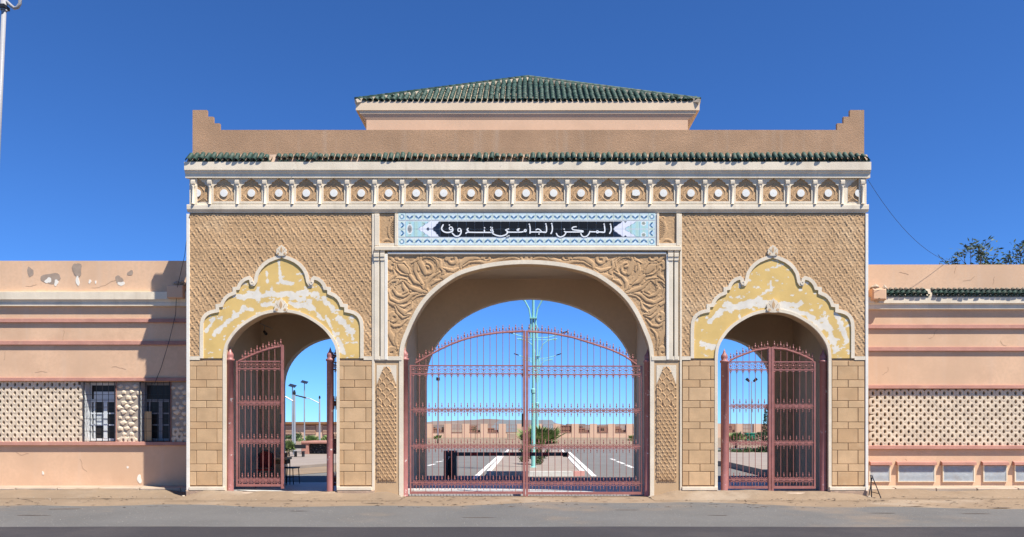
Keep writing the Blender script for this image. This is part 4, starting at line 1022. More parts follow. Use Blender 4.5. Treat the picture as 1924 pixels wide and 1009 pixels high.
window(158, 217, 'barred window with white frame and open pale panes, the top one with a painted reflection', False); window(263, 320, 'barred window in shadow with a board standing inside', True)
# repair patches on the left parapet
def patch(parent, cx, cy, rx, ry, m, seed, Y=YW):
    rr = random.Random(seed); n = 22; pts = []
    for i in range(n):
        t = 2*math.pi*i/n; k = .85+.16*math.sin(2*t+seed)+.12*math.sin(3*t+seed*2)+rr.uniform(-.07, .07); pts.append((xw(cx+rx*k*math.cos(t)), zw(cy+ry*k*math.sin(t))))
    MB().prism(pts, Y-.004-.0007*(seed % 7), Y+.001, back=False).build('plaster_patch', M[m], parent)
for i, a in enumerate(((57, 511, 6, 12, 'greypatch'), (96, 523, 19, 13, 'greypatch'), (91, 527, 7, 6, 'white'), (106, 531, 5, 6, 'white'), (145, 506, 12, 13, 'greypatch'), (146, 528, 4, 10, 'white'), (224, 526, 8, 10, 'greypatch'), (228, 533, 7, 5, 'white'), (245, 513, 6, 6, 'greypatch'), (169, 529, 3, 4, 'white'), (180, 530, 2, 3, 'white'), (262, 900, 5, 9, 'white'), (81, 889, 2, 4, 'white'), (240, 878, 2, 3, 'white'), (198, 875, 5, 6, 'stone'))):
    patch(LW, *a, i+1) if i < 14 else None
def crack(parent, px, py, L, ang, seed):
    rr = random.Random(seed); pts = [(px, py)]
    for i in range(9): ang += rr.uniform(-.5, .5); pts.append((pts[-1][0]+L/9*math.cos(ang), pts[-1][1]+L/9*math.sin(ang)))
    MB().ribbon([(xw(a), zw(b)) for a, b in pts], .0045, YW-.003, YW+.001).build('crack', M['crackline'], parent)
for i, (P_, px, py, L, an) in enumerate(((RW, 1797, 500, 14, 1.5), (RW, 1690, 512, 18, .2), (RW, 1868, 520, 16, 1.2), (RW, 1810, 528, 24, .1), (RW, 1745, 636, 26, .2), (RW, 1668, 690, 20, 1.1), (RW, 1700, 862, 22, .3), (RW, 1880, 640, 16, 1.6),
                          (LW, 48, 538, 22, .1), (LW, 172, 541, 60, .05), (LW, 66, 700, 24, -.2), (LW, 120, 620, 20, 1.4), (LW, 30, 850, 26, .4), (LW, 150, 862, 30, 1.2), (LW, 210, 690, 28, .1), (LW, 10, 660, 18, 1.5))): crack(P_, px, py, L, an, i)
# broken cornice ends beside the gatehouse
def rubble(parent, px0, px1, py0, py1, n, seed, Y0=YW-.2, Y1=YW-.0):
    rr = random.Random(seed)
    for i in range(n):
        c = Vector((xw(rr.uniform(px0, px1)), rr.uniform(Y0, Y1), zw(rr.uniform(py0, py1)))); s = rr.uniform(.05, .11); mb = MB(); vs = []
        for v in ((1, 0, 0), (-1, 0, 0), (0, 1, 0), (0, -1, 0), (0, 0, 1), (0, 0, -1), (.6, .6, .6), (-.6, .6, -.6)): vs.append(c+Vector(v)*s*rr.uniform(.6, 1.1))
        mb.add(vs, [(0, 4, 3), (3, 4, 1), (1, 4, 2), (0, 6, 4), (2, 4, 6), (0, 2, 6), (0, 3, 5), (3, 1, 5), (1, 2, 7), (1, 7, 5), (2, 5, 7), (0, 5, 2)])
        mb.build('rubble', M['mortar'], parent)
MB().bbox(xw(322), xw(352), YW-.26, YW-.001, zw(563), zw(539), .02).build('broken_cornice_end', M['peach2'], LW); rubble(LW, 330, 349, 531, 537, 9, 3)
MB().bbox(xw(1632), xw(1658), YW-.24, YW-.001, zw(566), zw(545), .03).build('broken_cornice_end', M['peach2'], RW); rubble(RW, 1635, 1658, 540, 546, 8, 4); rubble(RW, 1634, 1650, 563, 569, 3, 5)
# right wing eave tiles: two overlapping rows
def eave_w(x0, x1):
    sl = .45; ztop = zw(543); zf = zw(557)
    MB().extx([(YW+.0, ztop+.0), (YW+.0, zf-.03), (YW-.12, zf-.03), (YW-.1, zf+.02)], x0, x1).build('eave_bedding', M['mortar'], RW)
    n = int((x1-x0)/.135)
    for i in range(n):
        x = x0+(i+.5)*.135
        if i in (8,): continue
        place('eave_tile', cover_short, (x, YW-.17+random.uniform(-.02, .01), zf+.02), RW, (sl, random.uniform(-.1, .1), random.uniform(-.1, .1)))
        place('eave_tile', chan, (x+.066, YW-.16, zf+.03), RW, (sl*.6, 0, random.uniform(-.05, .05)))
        place('eave_tile', cover_short, (x+.03, YW-.10, zf+.075), RW, (sl, 0, random.uniform(-.1, .1)))
        place('eave_tile', dusty, (x+.0, YW-.06, zf+.13), RW, (sl*1.3, 0, random.uniform(-.15, .15)))
eave_w(xw(1658), 16.4)
# vents
slat = MB().extx([(0, 0), (-.022, -.004), (-.022, -.010), (0, .010)], -.5, .5)
for k_, (a, b) in enumerate(((1633, 1671), (1687, 1755), (1771, 1829), (1847, 1890), (1906, 1950))):
    x0, x1 = xw(a), xw(b); z0, z1 = zw(904.5), zw(874)
    v = MB().box(x0+.015, x1-.015, YW-.014, YW-.003, z0+.015, z1-.015).build('louvre_vent', M['greypatch'], RW)
    fr = MB(); fr.box(x0, x1, YW-.035, YW-.001, z0-.012, z0+.012); fr.box(x0-.012, x0+.014, YW-.038, YW-.001, z0-.014, z1); fr.box(x1-.014, x1+.012, YW-.038, YW-.001, z0-.014, z1); fr.build('frame', M['cream'], v)
    ns = 13
    sm = MB().extx([(0, 0.005), (-.018, -.010), (-.018, -.020), (0, -.004)], x0+.016-(x0+x1)/2, x1-.016-(x0+x1)/2).mesh('slat', M['louvre'])
    for i in range(ns): place('slat', sm, ((x0+x1)/2, YW-.012, z0+.03+(z1-z0-.03)*(i+.3)/ns), v)
    hd = MB(); xa, xb = xw(a-4) if k_ else x0, xw(b+2)
    hd.extx([(YW-.001, zw(866)), (YW-.09, zw(868.5)), (YW-.10, zw(873.5)), (YW-.001, zw(874.5))], xa, xb); hd.build('vent_hood', M['rust'], v)
for px in (1678, 1762, 1838, 1898): rubble_seed = px

# ================================================================== IRON GATES
YG = .16
def gx(px): return at(px, 0, YG).x
def gz(py): return at(0, py, YG).z
def tubes(paths, r=.008, n=4, name='rosette'):
    mb = MB()
    for p in paths: mb.tube([(a, random.uniform(-.0005, .0005), b) for a, b in p], r, n)
    return mb
def spear(h, w_=.02): return [(.006, 0), (.010, .015*h/.15), (.006, .03*h/.15), (w_*.9, .055*h/.15), (w_, .075*h/.15), (.006, .1*h/.15), (.013, .115*h/.15), (.0, h)]
ros = tubes([[(0, .0), (.022, .03), (.05, .05), (.066, .035), (.058, .015)], [(0, .0), (-.022, .03), (-.05, .05), (-.066, .035), (-.058, .015)],
             [(0, -.01), (.022, -.04), (.05, -.06), (.066, -.045), (.058, -.025)], [(0, -.01), (-.022, -.04), (-.05, -.06), (-.066, -.045), (-.058, -.025)], [(-.04, .012), (.04, .012)], [(-.04, -.022), (.04, -.022)]], .0105)
ros.lathe(spear(.15, .017), (0, 0, .03), 5); m2 = MB().lathe(spear(.13, .016), (0, 0, .03), 5); ros.add([(x, y, -z) for x, y, z in m2.v], m2.f)
ROS = ros.mesh('rosette', M['gate'])
scr = tubes([[(.072, .09), (.03, .085), (.02, .055), (.05, .04), (.066, .02), (.045, .0), (.0, -.0)], [(-.072, .09), (-.03, .085), (-.02, .055), (-.05, .04), (-.066, .02), (-.045, .0), (.0, -.0)],
             [(.072, -.09), (.03, -.085), (.02, -.055), (.05, -.04), (.066, -.02)], [(-.072, -.09), (-.03, -.085), (-.02, -.055), (-.05, -.04), (-.066, -.02)]], .0085)
scr.lathe([(.0, -.03), (.02, -.012), (.024, 0), (.02, .012), (0, .03)], (0, 0, 0), 6)
for s_ in (-1, 1): scr.tube([(0, 0, -.10), (.02*s_, 0, -.13), (.045*s_, 0, -.135)], .008, 4)
m2 = MB().lathe(spear(.11), (0, 0, .10), 5); scr.add([(x, y, -z) for x, y, z in m2.v], m2.f)
SCR = scr.mesh('scroll', M['gate'])
fin = MB().lathe(spear(.175, .021), (0, 0, 0), 6); fin.tube([(-.05, 0, .0), (-.045, 0, .03), (-.02, 0, .03), (0, 0, .0)], .008, 4); fin.tube([(.05, 0, .0), (.045, 0, .03), (.02, 0, .03), (0, 0, .0)], .008, 4)
FIN = fin.mesh('finial', M['gate']); FINS = MB().lathe(spear(.11, .017), (0, 0, 0), 5).mesh('finial', M['gate'])
def leaf(gate, hinge, x0, x1, curve, r_top, r_bot, bands, bottom, n, meet, angle=0.0, pitchpx=12.2):
    """x0<x1 px; curve(px)->py of the arched rail; meet = side (-1/1) of the heavy meeting stile"""
    hx = gx(hinge); org = Vector((hx, YG, 0))
    def P(px, py): return Vector((gx(px)-hx, 0, gz(py)))
    fm = MB(); a, b = gx(x0)-hx, gx(x1)-hx; zb_ = gz(bottom)
    fm.box(a, b, -.018, .018, zb_, zb_+.06)                                   # bottom rail
    for q in (r_top, r_bot): fm.box(a, b, -.012, .012, gz(q)-.014, gz(q)+.014)
    for q in bands: fm.box(a, b, -.009, .009, gz(q)-.012, gz(q)+.012)
    xm = b if meet > 0 else a; zt_ = gz(curve(x1 if meet > 0 else x0))
    s0, s1 = sorted((xm, xm-meet*.055)); fm.box(s0, s1, -.03, .03, zb_-.05, zt_+.01)
    xh = a if meet > 0 else b; s0, s1 = sorted((xh, xh+meet*.035)); fm.box(s0, s1, -.02, .02, zb_, gz(r_top))
    cp = []
    for i in range(21):
        px = x0+(x1-x0)*i/20; py = curve(px)
        if py < r_top+1: cp.append(P(px, py))
    fm.tube(cp, .021, 6)
    lf = place('gate_leaf', fm.mesh('gate_leaf', M['gate'], off=(0, 0, 0)), org, gate, (0, 0, angle))
    wpos[lf] = Vector((0, 0, 0)); wpos[lf] = Vector((0, 0, 0))
    px_list = [x0+(x1-x0)*(i+.5)/n for i in range(n)]
    for i, px in enumerate(px_list):
        zt2 = gz(min(curve(px), r_top)); zc_ = (zb_+.1 if i % 2 else zb_+.03); h = zt2-zc_
        bm_ = MB().tube([(0, 0, 0), (0, 0, h)], .0075, 5).mesh('bar', M['gate']); place('bar', bm_, (gx(px)-hx, 0, zc_), lf)
        d = (x1-x0)/n/2
        sx = (x1-x0)/n/12.2
        if curve(px) < r_top-2: place('finial', FIN, P(px, curve(px)-1), lf, (0, -.0, 0))
        if curve(px+d) < r_top-2 and i < n-1: place('finial', FINS, P(px+d, curve(px+d)-1), lf)
        place('scroll', SCR, P(px, (r_top+r_bot)/2), lf, None, (sx, 1, (r_bot-r_top)/15.5))
        for q in bands:
            if i < n-1: place('rosette', ROS, P(px+d, q), lf, None, (sx, 1, 1.0))
    return lf
def post(gate, px, py_top, py_base=931, r=.082, m='post'):
    x = gx(px); zt_ = gz(py_top); base = Vector((x, YG-.02, 0))
    p = MB().lathe([(r*1.06, 0), (r*1.06, .05), (r, .06), (r, zt_-.34), (r*1.25, zt_-.33), (r*1.25, zt_-.29), (r*.8, zt_-.27), (r*1.02, zt_-.22), (r*.9, zt_-.16), (r*.45, zt_-.11), (r*.35, zt_-.08), (.0, zt_)], tuple(base), 16)
    o = p.build('gate_post', M[m], gate, True); return o
def interp(tab):
    xs = [a for a, b in tab]; ys = [b for a, b in tab]
    return lambda px: float(np.interp(px, xs, ys))
MG = thing('iron_gate', 'large red iron double gate with arched top closing the central archway', 'gate', (gx(989), YG, 0))
cl = [(765, 692), (778, 684), (801, 671), (824, 658), (847, 647), (874, 637), (904, 630), (938, 625), (987, 622.6)]
cr = [(987, 622.6), (1035, 626), (1076, 634), (1111, 645), (1145, 656), (1172, 668), (1190, 680), (1203, 690), (1212, 696)]
leaf(MG, 767, 770, 987, interp(cl), 687, 702.5, [770, 838, 907], 928, 18, 1)
leaf(MG, 1211, 988, 1207, interp(cr), 688, 704, [771, 839, 908], 929, 18, -1)
post(MG, 760.5, 651); post(MG, 1216.5, 655)
MB().box(gx(980), gx(983.5), YG-.05, YG-.031, gz(802), gz(777)).build('latch', M['black'], MG)
def sidecurve(l, r, mid, top=653, low=682):
    return lambda px: low-(low-top)*max(0, 1-((px-mid)/(r-mid if px > mid else mid-l))**2)**.75
LG = thing('iron_gate', 'narrow red iron gate with one leaf open in the left archway', 'gate', (gx(528), YG, 0))
c_l = interp([(436, 690), (447, 679), (462, 672), (480, 664), (500, 657), (515, 653), (533, 650)])
leaf(LG, 436, 444, 533, c_l, 679, 693, [757, 829, 902], 914, 8, 1)
lo = leaf(LG, 622, 536, 617, lambda px: c_l(1066-px+4), 679, 693, [757, 829, 902], 914, 7, -1, angle=R(-96))
post(LG, 433, 652); post(LG, 621, 652)
MB().box(gx(526.5), gx(529.5), YG-.05, YG-.031, gz(794), gz(779)).build('latch', M['black'], LG)
RG = thing('iron_gate', 'closed red iron double gate with arched top in the right archway', 'gate', (gx(1452), YG, 0))
sc_ = interp([(1362, 690), (1368, 680), (1380, 673), (1400, 665), (1420, 658), (1447, 654), (1475, 656), (1500, 664), (1520, 673), (1532, 681), (1545, 690)])
leaf(RG, 1362, 1367, 1448, sc_, 680, 695, [763, 832, 901], 918, 7, 1)
leaf(RG, 1543, 1449, 1532, sc_, 680, 695, [763, 832, 901], 918, 7, -1)
post(RG, 1360.5, 655); post(RG, 1546, 655)
# ================================================================== BEYOND THE GATE
# far boundary wall: piers and low panels with openings
YF = 117.0
def fx(px): return at(px, 0, YF).x
def fz(py): return at(0, py, YF).z
FW = thing('boundary_wall', 'long peach boundary wall with square piers and railed openings far behind the gate', 'wall', (0, YF, 0))
pier = MB().box(-.62, .62, -.16, .16, 0, 2.42).mesh('pier', M['farwall']); copg = None
low = MB().box(-1.0, 1.0, -.1, .1, 0, .88).mesh('panel', M['farwall'])
sillm = MB().box(-1.06, 1.06, -.16, .12, .88, .96).mesh('sill', M['farbrown'])
rail = MB(); rail.box(-1.0, 1.0, -.03, .03, 2.2, 2.26); rail.box(-1.0, 1.0, -.03, .03, 1.5, 1.55)
for i in range(5): rail.box(-.9+i*.45-.02, -.9+i*.45+.02, -.02, .02, .96, 2.2)
rail = rail.mesh('railing', M['farbrown'])
brick = MB(); brick.box(-1.0, .2, .3, .5, .96, 1.7); brick.box(.2, .9, .3, .5, .96, 1.35); brick = brick.mesh('brick_infill', M['farbrown'])
brick2 = MB().box(-1.0, 1.0, .12, .3, .96, 2.1).mesh('brick_infill', M['farbrown'])
rr = random.Random(5)
x0f = fx(807); pf = 34.2*135/1440
for i in range(-18, 22):
    x = x0f+i*pf
    if abs(x) > 56: continue
    place('pier', pier, (x, YF, 0), FW)
    xc = x+pf/2; place('panel', low, (xc, YF, 0), FW); place('sill', sillm, (xc, YF, 0), FW); place('railing', rail, (xc, YF, 0), FW)
    if rr.random() < .5: place('brick_infill', rr.choice([brick, brick2]), (xc, YF, 0), FW)
# distant buildings
def house(px0, px1, py, D, m, lab, wn=2, group='distant low houses beyond the boundary wall'):
    k = D/FPX; x0 = (px0-VX)*k; x1 = (px1-VX)*k; z = EYE+(VY-py)*k; y = D-CAMD
    h = MB().box(x0, x1, y, y+8, 0, z).build('house', M[m], None, loc=Vector(((x0+x1)/2, y, 0))); tag(h, lab, 'house')
    for i in range(wn):
        xx = x0+(x1-x0)*(i+.5)/wn; s = (x1-x0)*.08
        MB().box(xx-s, xx+s, y-.03, y+.02, z*.35, z*.75).build('window', M['dark'], h)
    return h
house(806, 842, 799, 260, 'paving', 'small tan house low behind the wall at the left of the main gate')
house(868, 892, 799.5, 240, 'farbrown', 'small brown house behind the wall under the low hill')
house(1030, 1062, 800, 250, 'paving', 'small tan house seen right of the turquoise lamp posts')
house(1066, 1100, 796.5, 230, 'paving', 'taller tan house behind the wall right of the lamp posts')
house(1125, 1165, 801, 270, 'farbrown', 'long brown house far off at the right of the main gate', 3)
house(1180, 1215, 799, 240, 'paving', 'tan house by the right edge of the main gate')
house(1366, 1392, 796, 250, 'farbrown', 'reddish brown house left in the right archway')
house(1425, 1450, 797, 300, 'farbrown', 'brown house behind the lamp post in the right archway')
k = 200/FPX; mb = MB(); a = (925-VX)*k; b = (1046-VX)*k; z0 = EYE; z1 = EYE+(VY-789)*k
mb.prism([(a, 0), (b, 0), (b-.0, z0+.9), (b-1.2, z1), (a+1.8, z1), (a, z0+.7)], 182, 200); tag(mb.build('warehouse', M['fargrey'], None, loc=Vector(((a+b)/2, 182, 0))), 'long grey green roofed warehouse on the horizon behind the island', 'warehouse')
# left archway: brown beam building
k = 122/FPX
B = thing('low_building', 'low peach building with a brown beam and louvred windows seen in the left archway', 'building', ((575-VX)*k, 104, 0))
xa, xb = (520-VX)*k, (640-VX)*k; zt_ = EYE+(VY-797)*k
MB().box(xa, xb, 104, 110, 0, zt_).build('wall', M['farwall'], B); MB().box(xa, xb, 103.5, 110.2, zt_, zt_+.36).build('roof_beam', M['wood'], B)
for (p0, p1) in ((536, 556), (573, 594), (606, 626)):
    wdw = MB().box((p0-VX)*k, (p1-VX)*k, 103.92, 103.99, EYE+(VY-815.5)*k, EYE+(VY-798)*k).build('window', M['farbrown'], B)
    for i in range(6): MB().box((p0-VX)*k+.1, (p1-VX)*k-.1, 103.86, 103.91, EYE+(VY-815)*k+.22*i, EYE+(VY-815)*k+.22*i+.09).build('slat', M['farwall'], wdw)
MB().box(xa, xb, 103.9, 103.95, zt_-.12, zt_-.02).build('beam_shade_strip', M['farbrown'], B)  # brown strip colours in the shade below the roof beam
# concrete block and far lamp
o = MB().bbox(gr(953, 826).x, gr(969, 826).x, gr(960, 826).y, gr(960, 826).y+1.4, 0, .95, .05).build('concrete_block', M['concrete'], None, loc=gr(960, 826)); tag(o, 'pale concrete block lying on the sand before the boundary wall', 'block')

# turquoise lamp posts
def turq(px, py, lab):
    b = gr(px, py, .14); b.z = .12; t = thing('street_lamp', lab, 'street lamp', b, 'turquoise lamp posts on the island')
    L = lambda x, z, y=0: (b.x+x, b.y+y, z)
    MB().lathe([(.13, 0), (.13, .03), (.08, .05), (.07, 2.8), (.09, 2.82), (.09, 2.95), (.05, 2.98), (.045, 6.9), (.05, 6.95), (0, 7.0)], tuple(b), 16).build('pole', M['turq'], t)
    ar = MB()
    for s in (-1, 1):
        ar.tube([L(s*.1, 5.0), L(s*.09, 5.5), L(s*.1, 5.75), L(s*.16, 6.1), L(s*.32, 6.4), L(s*.6, 6.62), L(s*1.0, 6.72), L(s*1.15, 6.72)], .03, 6)
        ar.tube([L(0, 6.78), L(s*.6, 6.8), L(s*1.2, 6.95), L(s*1.45, 7.05)], .028, 6)
        ar.tube([L(s*.1, 5.1, .02), L(s*.18, 5.3), L(s*.1, 5.55)], .02, 5)
    ar.tube([L(-1.1, 6.66), L(1.1, 6.66)], .022, 6); ar.box(b.x-.14, b.x+.14, b.y-.1, b.y+.1, 5.72, 5.76)
    ar.build('arm', M['turq'], t)
    for s in (-1, 1):
        MB().tube([L(s*1.38, 7.03), L(s*1.55, 7.08), L(s*1.75, 7.15)], [.03, .045, .035], 6).build('lamp_head', M['black'], t)
    return t
turq(1002, 878, 'nearest and thickest of the turquoise lamp posts on the island')
turq(1009.5, 853, 'middle turquoise lamp post just right of the nearest one')
turq(1010, 842, 'farthest turquoise lamp post, its arms lowest behind the gate')

def lamp(px, py, top, lab, style, group=None, r=.05, arm=0):
    b = gr(px, py); t = thing('street_lamp', lab, 'street lamp', b, group); D = b.y+CAMD; z = EYE+(VY-top)*D/FPX
    MB().lathe([(r*2, 0), (r*2, .03), (r*1.2, .05), (r, z*.5), (r*.75, z)], tuple(b), 8).build('pole', M['steel'], t)
    if style == 'solar':
        p = MB(); p.add([(b.x-.3, b.y-.3, z+.1), (b.x+.3, b.y-.3, z-.06), (b.x+.3, b.y+.3, z+.17), (b.x-.3, b.y+.3, z+.33)], [(0, 1, 2, 3)]); p.v += [(x, y, q-.04) for x, y, q in p.v]; p.f += [(4, 5, 6, 7), (0, 1, 5, 4), (1, 2, 6, 5), (2, 3, 7, 6), (3, 0, 4, 7)]
        p.build('solar_panel', M['solar'], t); MB().box(b.x-.04, b.x+.04, b.y-.04, b.y+.04, z-.1, z+.1).build('bracket', M['steel'], t)
    if style == 'arm':
        MB().tube([(b.x, b.y, z-.45), (b.x+arm*.7, b.y, z-.05), (b.x+arm*1.3, b.y, z+.1)], .04, 5).build('arm', M['steel'], t)
        MB().tube([(b.x+arm*1.0, b.y, z+.02), (b.x+arm*1.9, b.y, z+.28)], [.07, .05], 5).build('lamp_head', M['black'], t)
        MB().lathe([(.07, 0), (.09, .1), (.05, .25), (0, .27)], (b.x, b.y, z-.05), 6).build('sensor', M['black'], t)
    if style == 'double':
        for s in (-1, 1): 
            MB().tube([(b.x, b.y, z-.3), (b.x+s*.35, b.y, z)], .03, 5).build('arm', M['steel'], t)
            MB().tube([(b.x+s*.3, b.y, z-.05), (b.x+s*.75, b.y, z+.35)], [.16, .22], 6).build('lamp_head', M['black'], t)
    if style == 'head':
        MB().box(b.x-.22, b.x+.22, b.y-.1, b.y+.1, z, z+.4).build('lamp_head', M['black'], t)
    return t
lamp(549.5, 838, 727, 'solar street lamp with a flat panel at the left edge of the left archway', 'solar', r=.06)
lamp(572, 836, 720, 'tallest solar street lamp in the middle of the left archway', 'solar', r=.06)
lamp(553, 858, 740, 'near grey lamp post with a curved arm to the left, beside the planter', 'arm', arm=-1, r=.075)
lamp(600.5, 840, 748, 'grey lamp post with a long arm near the right of the left archway', 'arm', arm=-1.15, r=.075)
lamp(823, 829, 715, 'thin grey lamp post with a small square head left behind the main gate', 'head', r=.08)
lamp(1412, 826, 716, 'tall grey lamp post with two round heads in the right archway', 'double', r=.07)

# planter wall with black stone
p0 = gr(566, 857); PL = thing('planter', 'salmon planter with a black stone front in the left archway', 'planter', p0)
x1 = p0.x+3.4; D = p0.y+CAMD; zp = EYE+(VY-833.5)*D/FPX
MB().bbox(p0.x, p0.x+.42, p0.y, p0.y+3, 0, zp, .02).build('end_pier', M['rust'], PL); MB().bbox(p0.x, x1+2, p0.y-.05, p0.y+2.8, zp+.001, zp+.14, .02).build('coping', M['rust'], PL)
bw_ = MB().box(p0.x+.421, x1+2, p0.y+.25, p0.y+2.7, 0, zp).build('planter_wall', M['blackstone'], PL)
for i in range(70):
    s = random.uniform(.06, .11); c = Vector((random.uniform(p0.x+.5, x1+.4), p0.y+.24, random.uniform(.08, zp-.08)))
    mb = MB(); n = 6; mb.add([(c.x+s*math.cos(j*1.047+i)*random.uniform(.7, 1.1), c.y, c.z+s*math.sin(j*1.047+i)*random.uniform(.7, 1.1)) for j in range(n)]+[(c.x, c.y-.05, c.z)], [(j, (j+1) % n, n) for j in range(n)]); mb.build('stone', M['blackstone'], bw_)

# vegetation ------------------------------------------------------------
def leafquads(mb, c, d, L, wd, rnd):
    d = Vector(d).normalized(); s = d.cross(Vector((rnd.uniform(-1, 1), rnd.uniform(-1, 1), rnd.uniform(-.3, 1)))).normalized()
    c = Vector(c); m = c+d*L*.5; mb.add([c, m+s*wd/2, c+d*L, m-s*wd/2], [(0, 1, 2, 3)])
def fanpalm(px, py, wpx, hpx, lab, fronds=26, group=None, trunk=False, name='palm', seed=1):
    rnd = random.Random(seed); b = gr(px, py); k = (b.y+CAMD)/FPX; t = thing(name, lab, 'palm', b, group); Rr = wpx*k/2; H = hpx*k
    MB().lathe([(.09, 0), (.12, .1), (.09, H*.35), (.04, H*.45)], tuple(b), 8).build('trunk', M['bark'], t)
    for i in range(fronds):
        az = 2*math.pi*i*.618; el = rnd.uniform(.1, 1.45); L = (Rr*math.cos(el)+H*.62*math.sin(el))*rnd.uniform(.75, 1.0)
        d = Vector((math.cos(az)*math.cos(el), math.sin(az)*math.cos(el), math.sin(el))); base = b+Vector((0, 0, H*.3)); hub = base+d*L*.42
        mb = MB(); mb.tube([base, hub], .012, 3)
        up = d.cross(Vector((-math.sin(az), math.cos(az), 0))).normalized(); sd = d.cross(up).normalized()
        for j in range(13):
            a = (j-6)*.23; dd = (d*math.cos(a)+sd*math.sin(a)+up*.06*abs(a)).normalized(); e = hub+dd*L*.6*(1-.12*abs(a)); n_ = dd.cross(up).normalized()*(L*.035+.008)
            mb.add([hub, hub+dd*L*.3+n_, e-Vector((0, 0, L*.05)), hub+dd*L*.3-n_], [(0, 1, 2, 3)])
        mb.build('frond', M['leaf2'], t)
    return t
fanpalm(1014, 861, 108, 58, 'wide low fan palm spreading beside the lamp posts on the island', 44, seed=2)
fanpalm(823, 833, 18, 19, 'tiny palm on the sand left behind the main gate', 12, seed=3)
fanpalm(541, 862, 30, 40, 'dark palm bush at the left edge of the left archway', 22, seed=4)
fanpalm(586, 842, 34, 26, 'spiky palm above the planter in the left archway', 22, seed=5)
fanpalm(1383, 842, 40, 34, 'spiky green palm at the left of the right archway', 24, seed=6)
fanpalm(1190, 836, 30, 22, 'small palm bush by the right edge of the main gate', 16, seed=7)
def bush(px, py, wpx, hpx, lab, n, m='leaf', seed=1, depth=None, name='shrub', cat='shrub', ls=.09, kind=None, group=None):
    rnd = random.Random(seed); b = gr(px, py); k = (b.y+CAMD)/FPX; Rr = wpx*k/2; H = hpx*k; dp = depth or Rr
    t = thing(name, lab, cat, b, group)
    st = MB()
    for i in range(7):
        a = rnd.uniform(0, 6.28); st.tube([b, b+Vector((math.cos(a)*Rr*.3, math.sin(a)*dp*.3, H*.5)), b+Vector((math.cos(a)*Rr*.6, math.sin(a)*dp*.6, H*.85))], [.02, .012, .005], 4)
    st.build('stem', M['bark'], t)
    cl = [(rnd.uniform(-.8, .8), rnd.uniform(-.7, .7), rnd.uniform(.2, .85), rnd.uniform(.25, .5)) for _ in range(max(8, int(wpx/4)))]
    mb = MB()
    for i in range(n):
        c = rnd.choice(cl); v = Vector((rnd.gauss(0, 1), rnd.gauss(0, 1), rnd.gauss(0, 1))).normalized()*rnd.random()**.4*c[3]
        p = b+Vector(((c[0]+v.x*min(1, H/Rr*1.2))*Rr, (c[1]+v.y)*dp, min(max((c[2]+v.z*.55), .03), 1.05)*H)); d = Vector((rnd.uniform(-1, 1), rnd.uniform(-1, 1), rnd.uniform(-.3, 1)))
        leafquads(mb, p, d, ls*rnd.uniform(.7, 1.3), ls*.45, rnd)
    mb.build('foliage', M[m], t); return t
bush(1004, 879, 54, 42, 'leafy green shrub wrapped around the nearest turquoise lamp post', 2200, seed=11, ls=.09)
bush(1021, 867, 26, 26, 'smaller shrub under the fan palm on the island', 500, seed=12, ls=.08)
tag(bush(1410, 856, 140, 17, 'dense green hedge strip in the right archway', 3800, seed=13, depth=1.2, name='hedge', cat='hedge', ls=.13), None)
bush(1400, 832, 60, 16, 'grey green bushes around the bin in the right archway', 1200, 'leaf', seed=14, depth=2.0, ls=.2)
bush(1445, 834, 50, 22, 'dark bushes right of the bin in the right archway', 1000, 'leafdark', seed=15, depth=2.0, ls=.2)
bush(548, 829, 40, 16, 'green bush behind the lamp posts in the left archway', 700, seed=16, depth=2.5, ls=.28)
bush(592, 833, 60, 13, 'pale scrub between palms and boundary wall in the left archway', 800, 'leaf2', seed=17, depth=2.5, ls=.25)
# slim cypress-like sapling behind the right gate's meeting stile
b = gr(1443, 857); t = thing('sapling', 'slim dark sapling behind the middle of the right gate', 'tree', b); k = (b.y+CAMD)/FPX; rnd = random.Random(3)
MB().tube([b, b+Vector((.05, 0, 1.5)), b+Vector((0, 0, 100*k*.95))], [.07, .05, .01], 5).build('trunk', M['bark'], t); mb = MB()
for i in range(1100):
    h = rnd.uniform(.02, .98); a = rnd.uniform(0, 6.28); rr_ = .34*(1-h)**.6*rnd.random()**.5+.03; leafquads(mb, b+Vector((rr_*math.cos(a), rr_*math.sin(a), h*97*k)), (math.cos(a), math.sin(a), .8), .14, .05, rnd)
mb.build('foliage', M['leafdark'], t)
b = gr(893, 827); t = thing('sapling', 'bare little sapling on the sand before the boundary wall', 'tree', b)
MB().tube([b, b+Vector((0, 0, 1.5))], .035, 5).build('trunk', M['bark'], t); mb = MB()
for i in range(60): leafquads(mb, b+Vector((rnd.gauss(0, .3), rnd.gauss(0, .3), 1.5+rnd.gauss(0, .25))), (rnd.gauss(0, 1), 0, 1), .2, .06, rnd)
mb.build('foliage', M['leafdark'], t)
